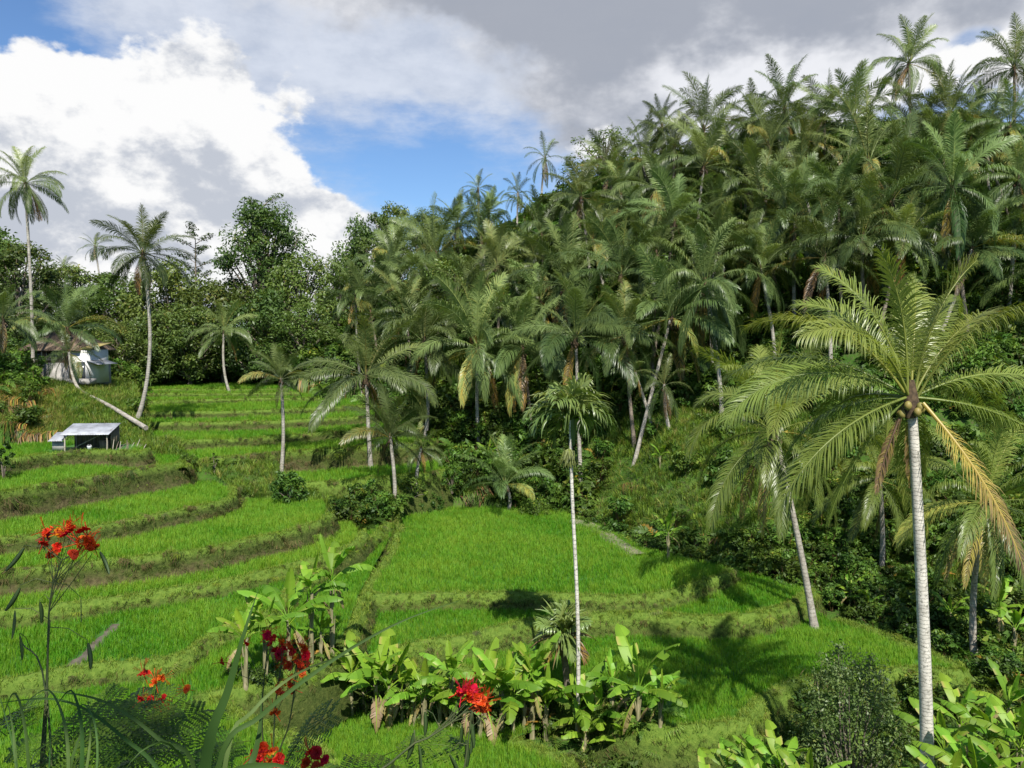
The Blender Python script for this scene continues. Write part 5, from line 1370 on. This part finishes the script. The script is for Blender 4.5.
flower_shrub(gfoot(282, 4.2), [[(268, 900, 0), (272, 780, 0), (276, 700, 0), (284, 650, 0)], [(270, 820, 0), (262, 720, 0), (268, 640, 0)], [(272, 800, 0), (290, 720, 0), (298, 655, 0)]],
  [(265, 635, 'o'), (275, 636, 'r'), (272, 640, 'r'), (301, 647, 'o'), (292, 652, 'r'), (246, 643, 'r'), (277, 656, 'r'), (299, 664, 'r'), (287, 669, 'r'), (291, 686, 'r'), (278, 698, 'o'), (275, 713, 'o'), (273, 653, 'd'), (221, 662, 'd'), (268, 633, 'r'), (285, 662, 'r'), (303, 650, 'r'), (294, 690, 'r'), (281, 642, 'o'), (288, 646, 'r'), (296, 657, 'o'), (282, 649, 'r'), (293, 676, 'r'), (284, 682, 'o'), (270, 645, 'r'), (306, 656, 'r'), (300, 672, 'o'), (277, 690, 'r')], [],
  spray(215, 310, 715, 735, 3) + spray(200, 330, 740, 800, 7), 'flowering shrub with many red and orange blossoms in front of the left banana plants', 732, 4.2)
flower_shrub(gfoot(290, 3.2), [[(280, 900, 0), (272, 800, 0), (264, 762, 0)], [(290, 880, 0), (310, 800, 0), (320, 766, 0)]],
  [(255, 752, 'r'), (262, 750, 'r'), (259, 757, 'r'), (272, 754, 'o'), (280, 758, 'r'), (268, 762, 'r'), (311, 752, 'r'), (306, 760, 'd'), (327, 758, 'r'), (320, 764, 'd'), (318, 750, 'd')], [],
  spray(230, 340, 785, 820, 5), 'flowering shrub at the bottom edge with low red blossoms', 733, 3.2)
flower_shrub(gfoot(440, 3.0), [[(360, 830, 0), (400, 755, 0), (428, 738, 0), (452, 722, 0), (470, 706, 0)], [(440, 860, 0), (462, 780, 0), (472, 712, 0)]],
  [(462, 690, 'r'), (468, 693, 'r'), (473, 691, 'r'), (474, 698, 'r'), (481, 701, 'r'), (485, 704, 'r'), (467, 696, 'd'), (484, 709, 'r'), (478, 705, 'd'), (459, 692, 'r')],
  [(414, 733, .3), (425, 712, .05), (419, 745, 0), (462, 726, 0), (470, 722, -.1), (473, 724, .1), (450, 755, -.2), (466, 740, 0)],
  spray(330, 390, 772, 810, 4), 'flowering shrub with one red blossom head and dark hanging pods, middle bottom', 734, 3.0)

# long arching blades
def blade(pts, w, d, v, b):
    P = smooth_poly(np.array([at_d(px, py, d + o) - b for px, py, o in pts]), .03); n = len(P)
    t = np.linspace(0, 1, n); T = np.gradient(P, axis=0); T /= np.linalg.norm(T, axis=1)[:, None]
    view = np.array([0, -1.0, .35]); S = np.cross(T, view); S /= np.linalg.norm(S, axis=1)[:, None]; U = np.cross(S, T)
    ww = w * np.clip(np.minimum(t * 5 + .5, 1) * (1 - t ** 2.2), .02, 1)[:, None] / 2
    V = np.stack([P - S * ww, P - U * ww * .35, P + S * ww], 1).reshape(-1, 3)
    i0 = (np.arange(n - 1)[:, None] * 3 + np.arange(2)[None]).ravel()
    mb = MB(); mb.add(V, np.stack([i0, i0 + 1, i0 + 4, i0 + 3], 1), v + .1 * t.repeat(3) - .05)
    return mb.mesh('long_leaf', M['blade'], True)
b = np.array(gfoot(205, 2.3)); root = empty('long_leaved_plant', b)
tag(root, 'plant with long arching strap leaves in front of the red flowers', 'plant')
for pts, w_, v in (([(190, 1000, 0), (205, 768, 0), (228, 690, 0), (245, 630, 0), (259, 588, .05)], .062, .16), ([(200, 1000, 0), (218, 768, 0), (262, 715, .05), (330, 662, .12), (400, 622, .2), (470, 597, .3)], .025, .12),
                   ([(210, 1000, 0), (226, 760, 0), (252, 712, .1), (290, 678, .2), (330, 660, .3), (372, 650, .4)], .026, .48), ([(180, 1000, 0), (190, 800, 0), (170, 745, -.1), (140, 752, -.2), (122, 775, -.2)], .03, .2),
                   ([(190, 1000, 0), (196, 780, 0), (160, 740, 0), (100, 700, .1), (20, 688, .2)], .022, .3), ([(185, 1000, 0), (240, 800, 0), (258, 740, .1), (262, 690, .3)], .05, .1),
                   ([(185, 1000, 0), (170, 800, 0), (120, 735, .1), (60, 700, .2), (-20, 705, .3)], .02, .2), ([(200, 1000, 0), (214, 800, 0), (275, 765, .0), (310, 790, .0)], .06, .1)):
    link('leaf', blade(pts, w_ * .78, 2.3, v, b), root)
b = np.array(gfoot(30, 2.2)); root = empty('grass_clump', b)
tag(root, 'clump of dark grass blades at the lower left corner', 'grass clump')
for i in range(16):
    x = rl.uniform(-60, 110); l = rl.uniform(-70, 70)
    link('blade', blade([(30 + l * .1, 1100, 0), (x * .8 + 6, 800, 0), (x + l * .4, rl.uniform(690, 750), .1), (x + l, rl.uniform(670, 760), .2)], rl.uniform(.012, .024), 2.2, rl.uniform(.05, .4), b), root)

# the tree on the slope behind the viewer, whose shade lies over the foreground plants
g = G(-1.5, -6.0)
tree(AIRY, (-2.6, -6.0, g), 0.95, 0.5, 'shade tree on the slope right behind the viewer', None, sx=1.0)
# ------------------------------------------------------------------ light, sky
SUN_EL, SUN_AZ = R(50), math.atan2(0.19, -1.0)     # from behind the camera, to the right
sd = Vector((math.sin(SUN_AZ) * math.cos(SUN_EL), math.cos(SUN_AZ) * math.cos(SUN_EL), math.sin(SUN_EL)))
sl = bpy.data.lights.new('sun', 'SUN'); sl.energy = 5.0; sl.angle = R(0.5); sl.color = (1.0, 0.955, 0.88)
so = bpy.data.objects.new('sun', sl); COL.objects.link(so)
so.rotation_euler = (-sd).to_track_quat('-Z', 'Y').to_euler()

w = bpy.data.worlds.new('World'); scene.world = w; w.use_nodes = True
nt = w.node_tree; nt.nodes.clear()
sky = N(nt, 'ShaderNodeTexSky', sky_type='NISHITA', sun_disc=False, sun_elevation=SUN_EL, sun_rotation=SUN_AZ)
sky.air_density = 1.0; sky.dust_density = 0.3; sky.ozone_density = 3.0
tc = N(nt, 'ShaderNodeTexCoord'); D = tc.outputs['Generated']
sp = N(nt, 'ShaderNodeSeparateXYZ'); nt.links.new(D, sp.inputs[0])
az = math_n(nt, 'MULTIPLY', math_n(nt, 'ARCTAN2', sp.outputs[0], sp.outputs[1]), 180 / PI)
el = math_n(nt, 'MULTIPLY', math_n(nt, 'ARCSINE', sp.outputs[2]), 180 / PI)
# warp the directions a little so that no mass keeps a clean outline
def fbm(scale, detail, off=(0, 0, 0), rough=0.6, sc=(1, 1, 1.6)):
    mp = N(nt, 'ShaderNodeMapping'); mp.inputs['Scale'].default_value = sc; mp.inputs['Location'].default_value = off
    nt.links.new(D, mp.inputs[0])
    return noise_n(nt, mp.outputs[0], scale, detail, rough)
w1 = math_n(nt, 'MULTIPLY_ADD', fbm(5, 5, (3, 1, 0)), 12.0, -6.0); w2 = math_n(nt, 'MULTIPLY_ADD', fbm(5, 5, (0, 7, 2)), 12.0, -6.0)
azw = math_n(nt, 'ADD', az, w1); elw = math_n(nt, 'ADD', el, w2)
def blob(px, py, rx, ry, k=1.0, warp=True):
    """a soft mass at the direction of that pixel"""
    a0 = math.degrees(math.atan((px - 512) / F)); e0 = math.degrees(math.atan((342 - py) / math.hypot(F, px - 512)))
    sx, sy = rx / F * 57.3, ry / F * 57.3
    x = math_n(nt, 'MULTIPLY', math_n(nt, 'SUBTRACT', azw if warp else az, a0), 1 / sx)
    y = math_n(nt, 'MULTIPLY', math_n(nt, 'SUBTRACT', elw if warp else el, e0), 1 / sy)
    r = math_n(nt, 'ADD', math_n(nt, 'MULTIPLY', x, x), math_n(nt, 'MULTIPLY', y, y))
    g = math_n(nt, 'POWER', 2.718, math_n(nt, 'MULTIPLY', r, -1.0))
    return math_n(nt, 'MULTIPLY', g, k) if k != 1.0 else g
def add(*a):
    r = a[0]
    for q in a[1:]: r = math_n(nt, 'ADD', r, q)
    return r
def sstep(v, a, b):
    n = N(nt, 'ShaderNodeMapRange', interpolation_type='SMOOTHSTEP')
    n.inputs[1].default_value = a; n.inputs[2].default_value = b
    nt.links.new(v, n.inputs[0]); return n.outputs[0]
billow = fbm(7.5, 9, (1, 2, 3), 0.60, (1, 1, 1.5))
lit = fbm(7.5, 9, (1, 2, 3.06), 0.60, (1, 1, 1.5))         # the same field a little higher up: relief lit from above
relief = math_n(nt, 'SUBTRACT', lit, billow)
fine = fbm(20, 7, (5, 2, 1), 0.6)
wisp = fbm(3.2, 8, (9, 4, 0), 0.66, (1, 1, 3.2))
col = mix_c(nt, 1.0, sky.outputs[0], (0.70, 0.84, 1.0), 'MULTIPLY')
CW = 6.7     # radiance of sunlit cloud before the background strength
def C(c, k=1.0): return tuple(CW * k * q for q in c)
nb = math_n(nt, 'SUBTRACT', billow, 0.5); nf = math_n(nt, 'SUBTRACT', fine, 0.5); nw = math_n(nt, 'SUBTRACT', wisp, 0.5)
def scale(v, k): return math_n(nt, 'MULTIPLY', v, k)
# thin high veil, thickest at the upper left, thin in the blue gap
veil_d = add(scale(nw, 2.4), scale(nf, 0.5), blob(190, 30, 230, 60, 0.75), blob(400, 60, 110, 45, 0.5), blob(330, 165, 60, 50, 0.35), blob(560, 60, 150, 80, 0.4), blob(800, 60, 300, 90, 0.5), blob(430, 150, 110, 55, -0.6, False), blob(5, 5, 60, 55, -1.1, False), blob(65, 62, 40, 22, -0.6))
veil = sstep(veil_d, -0.25, 0.85)
col = mix_c(nt, scale(veil, 0.86), col, mix_c(nt, sstep(add(nf, scale(nw, 1.2)), -0.3, 0.35), C((0.60, 0.65, 0.75)), C((0.82, 0.86, 0.94))))
# grey based deck along the top and over the ridge
deck_d = add(scale(nb, 1.5), scale(nf, 0.45), blob(800, 10, 330, 60, 1.0), blob(620, 95, 110, 75, 0.85), blob(850, 75, 210, 65, 0.85), blob(420, 4, 230, 26, 0.75), blob(960, 40, 90, 30, 0.2), blob(430, 150, 105, 70, -0.9, False), blob(968, 44, 24, 11, -1.3, False), blob(10, 10, 50, 40, -0.6))
deck = sstep(deck_d, 0.15, 0.85)
grey = sstep(add(blob(700, -20, 480, 70, 1.1), blob(565, 70, 70, 65, 0.55), blob(640, 130, 110, 30, 0.45), blob(860, 30, 170, 30, 0.35), blob(800, 75, 110, 35, -0.5), blob(700, 95, 60, 30, -0.3), scale(nb, 1.6), scale(nf, 0.5), scale(relief, 2.0)), 0.0, 1.0)
dcol = mix_c(nt, grey, C((0.93, 0.94, 0.98)), C((0.40, 0.43, 0.50)))
col = mix_c(nt, scale(deck, 0.95), col, dcol)
# cumulus masses, bright on top and grey below
cum_d = add(scale(nb, 2.3), scale(nf, 0.7), blob(70, 120, 95, 50, 0.8), blob(160, 125, 90, 50, 0.75), blob(245, 105, 70, 48, 0.95), blob(25, 85, 40, 30, 0.5), blob(110, 225, 190, 62, 1.35), blob(-80, 180, 120, 90, 1.0), blob(300, 175, 60, 40, 0.4),
            blob(325, 252, 55, 50, 1.9, False), blob(235, 250, 80, 50, 1.2), blob(965, 82, 65, 30, 1.1), blob(575, 140, 40, 24, 0.7), blob(440, 160, 100, 60, -1.1, False), blob(372, 182, 40, 30, -0.9, False))
cum = sstep(cum_d, 0.42, 0.72)
shade = sstep(add(scale(relief, 4.6), scale(nf, 1.1), scale(nb, 0.5), blob(140, 238, 250, 42, 0.60, False), blob(160, 168, 130, 28, 0.34), blob(280, 190, 60, 26, 0.25), blob(120, 90, 220, 45, -0.25), blob(335, 240, 46, 36, -0.55, False), blob(955, 80, 90, 40, -0.35)), -0.15, 0.75)
ccol = mix_c(nt, shade, C((1.04, 1.04, 1.04)), C((0.58, 0.62, 0.70)))
col = mix_c(nt, cum, col, ccol)
bg = N(nt, 'ShaderNodeBackground'); bg.inputs[1].default_value = 0.1
nt.links.new(col, bg.inputs[0])
wo = N(nt, 'ShaderNodeOutputWorld'); nt.links.new(bg.outputs[0], wo.inputs[0])
w.cycles.sampling_method = 'MANUAL'; w.cycles.sample_map_resolution = 512

scene.view_settings.view_transform = 'Standard'; scene.view_settings.look = 'None'
scene.view_settings.exposure = 0.5; scene.view_settings.gamma = 1.0
scene.render.engine = 'CYCLES'
cy = scene.cycles
cy.use_denoising = True
try: cy.denoiser = 'OPENIMAGEDENOISE'
except Exception: pass
cy.max_bounces = 4; cy.diffuse_bounces = 2; cy.glossy_bounces = 2; cy.transmission_bounces = 3; cy.transparent_max_bounces = 4
cy.caustics_reflective = False; cy.caustics_refractive = False
cy.use_fast_gi = False
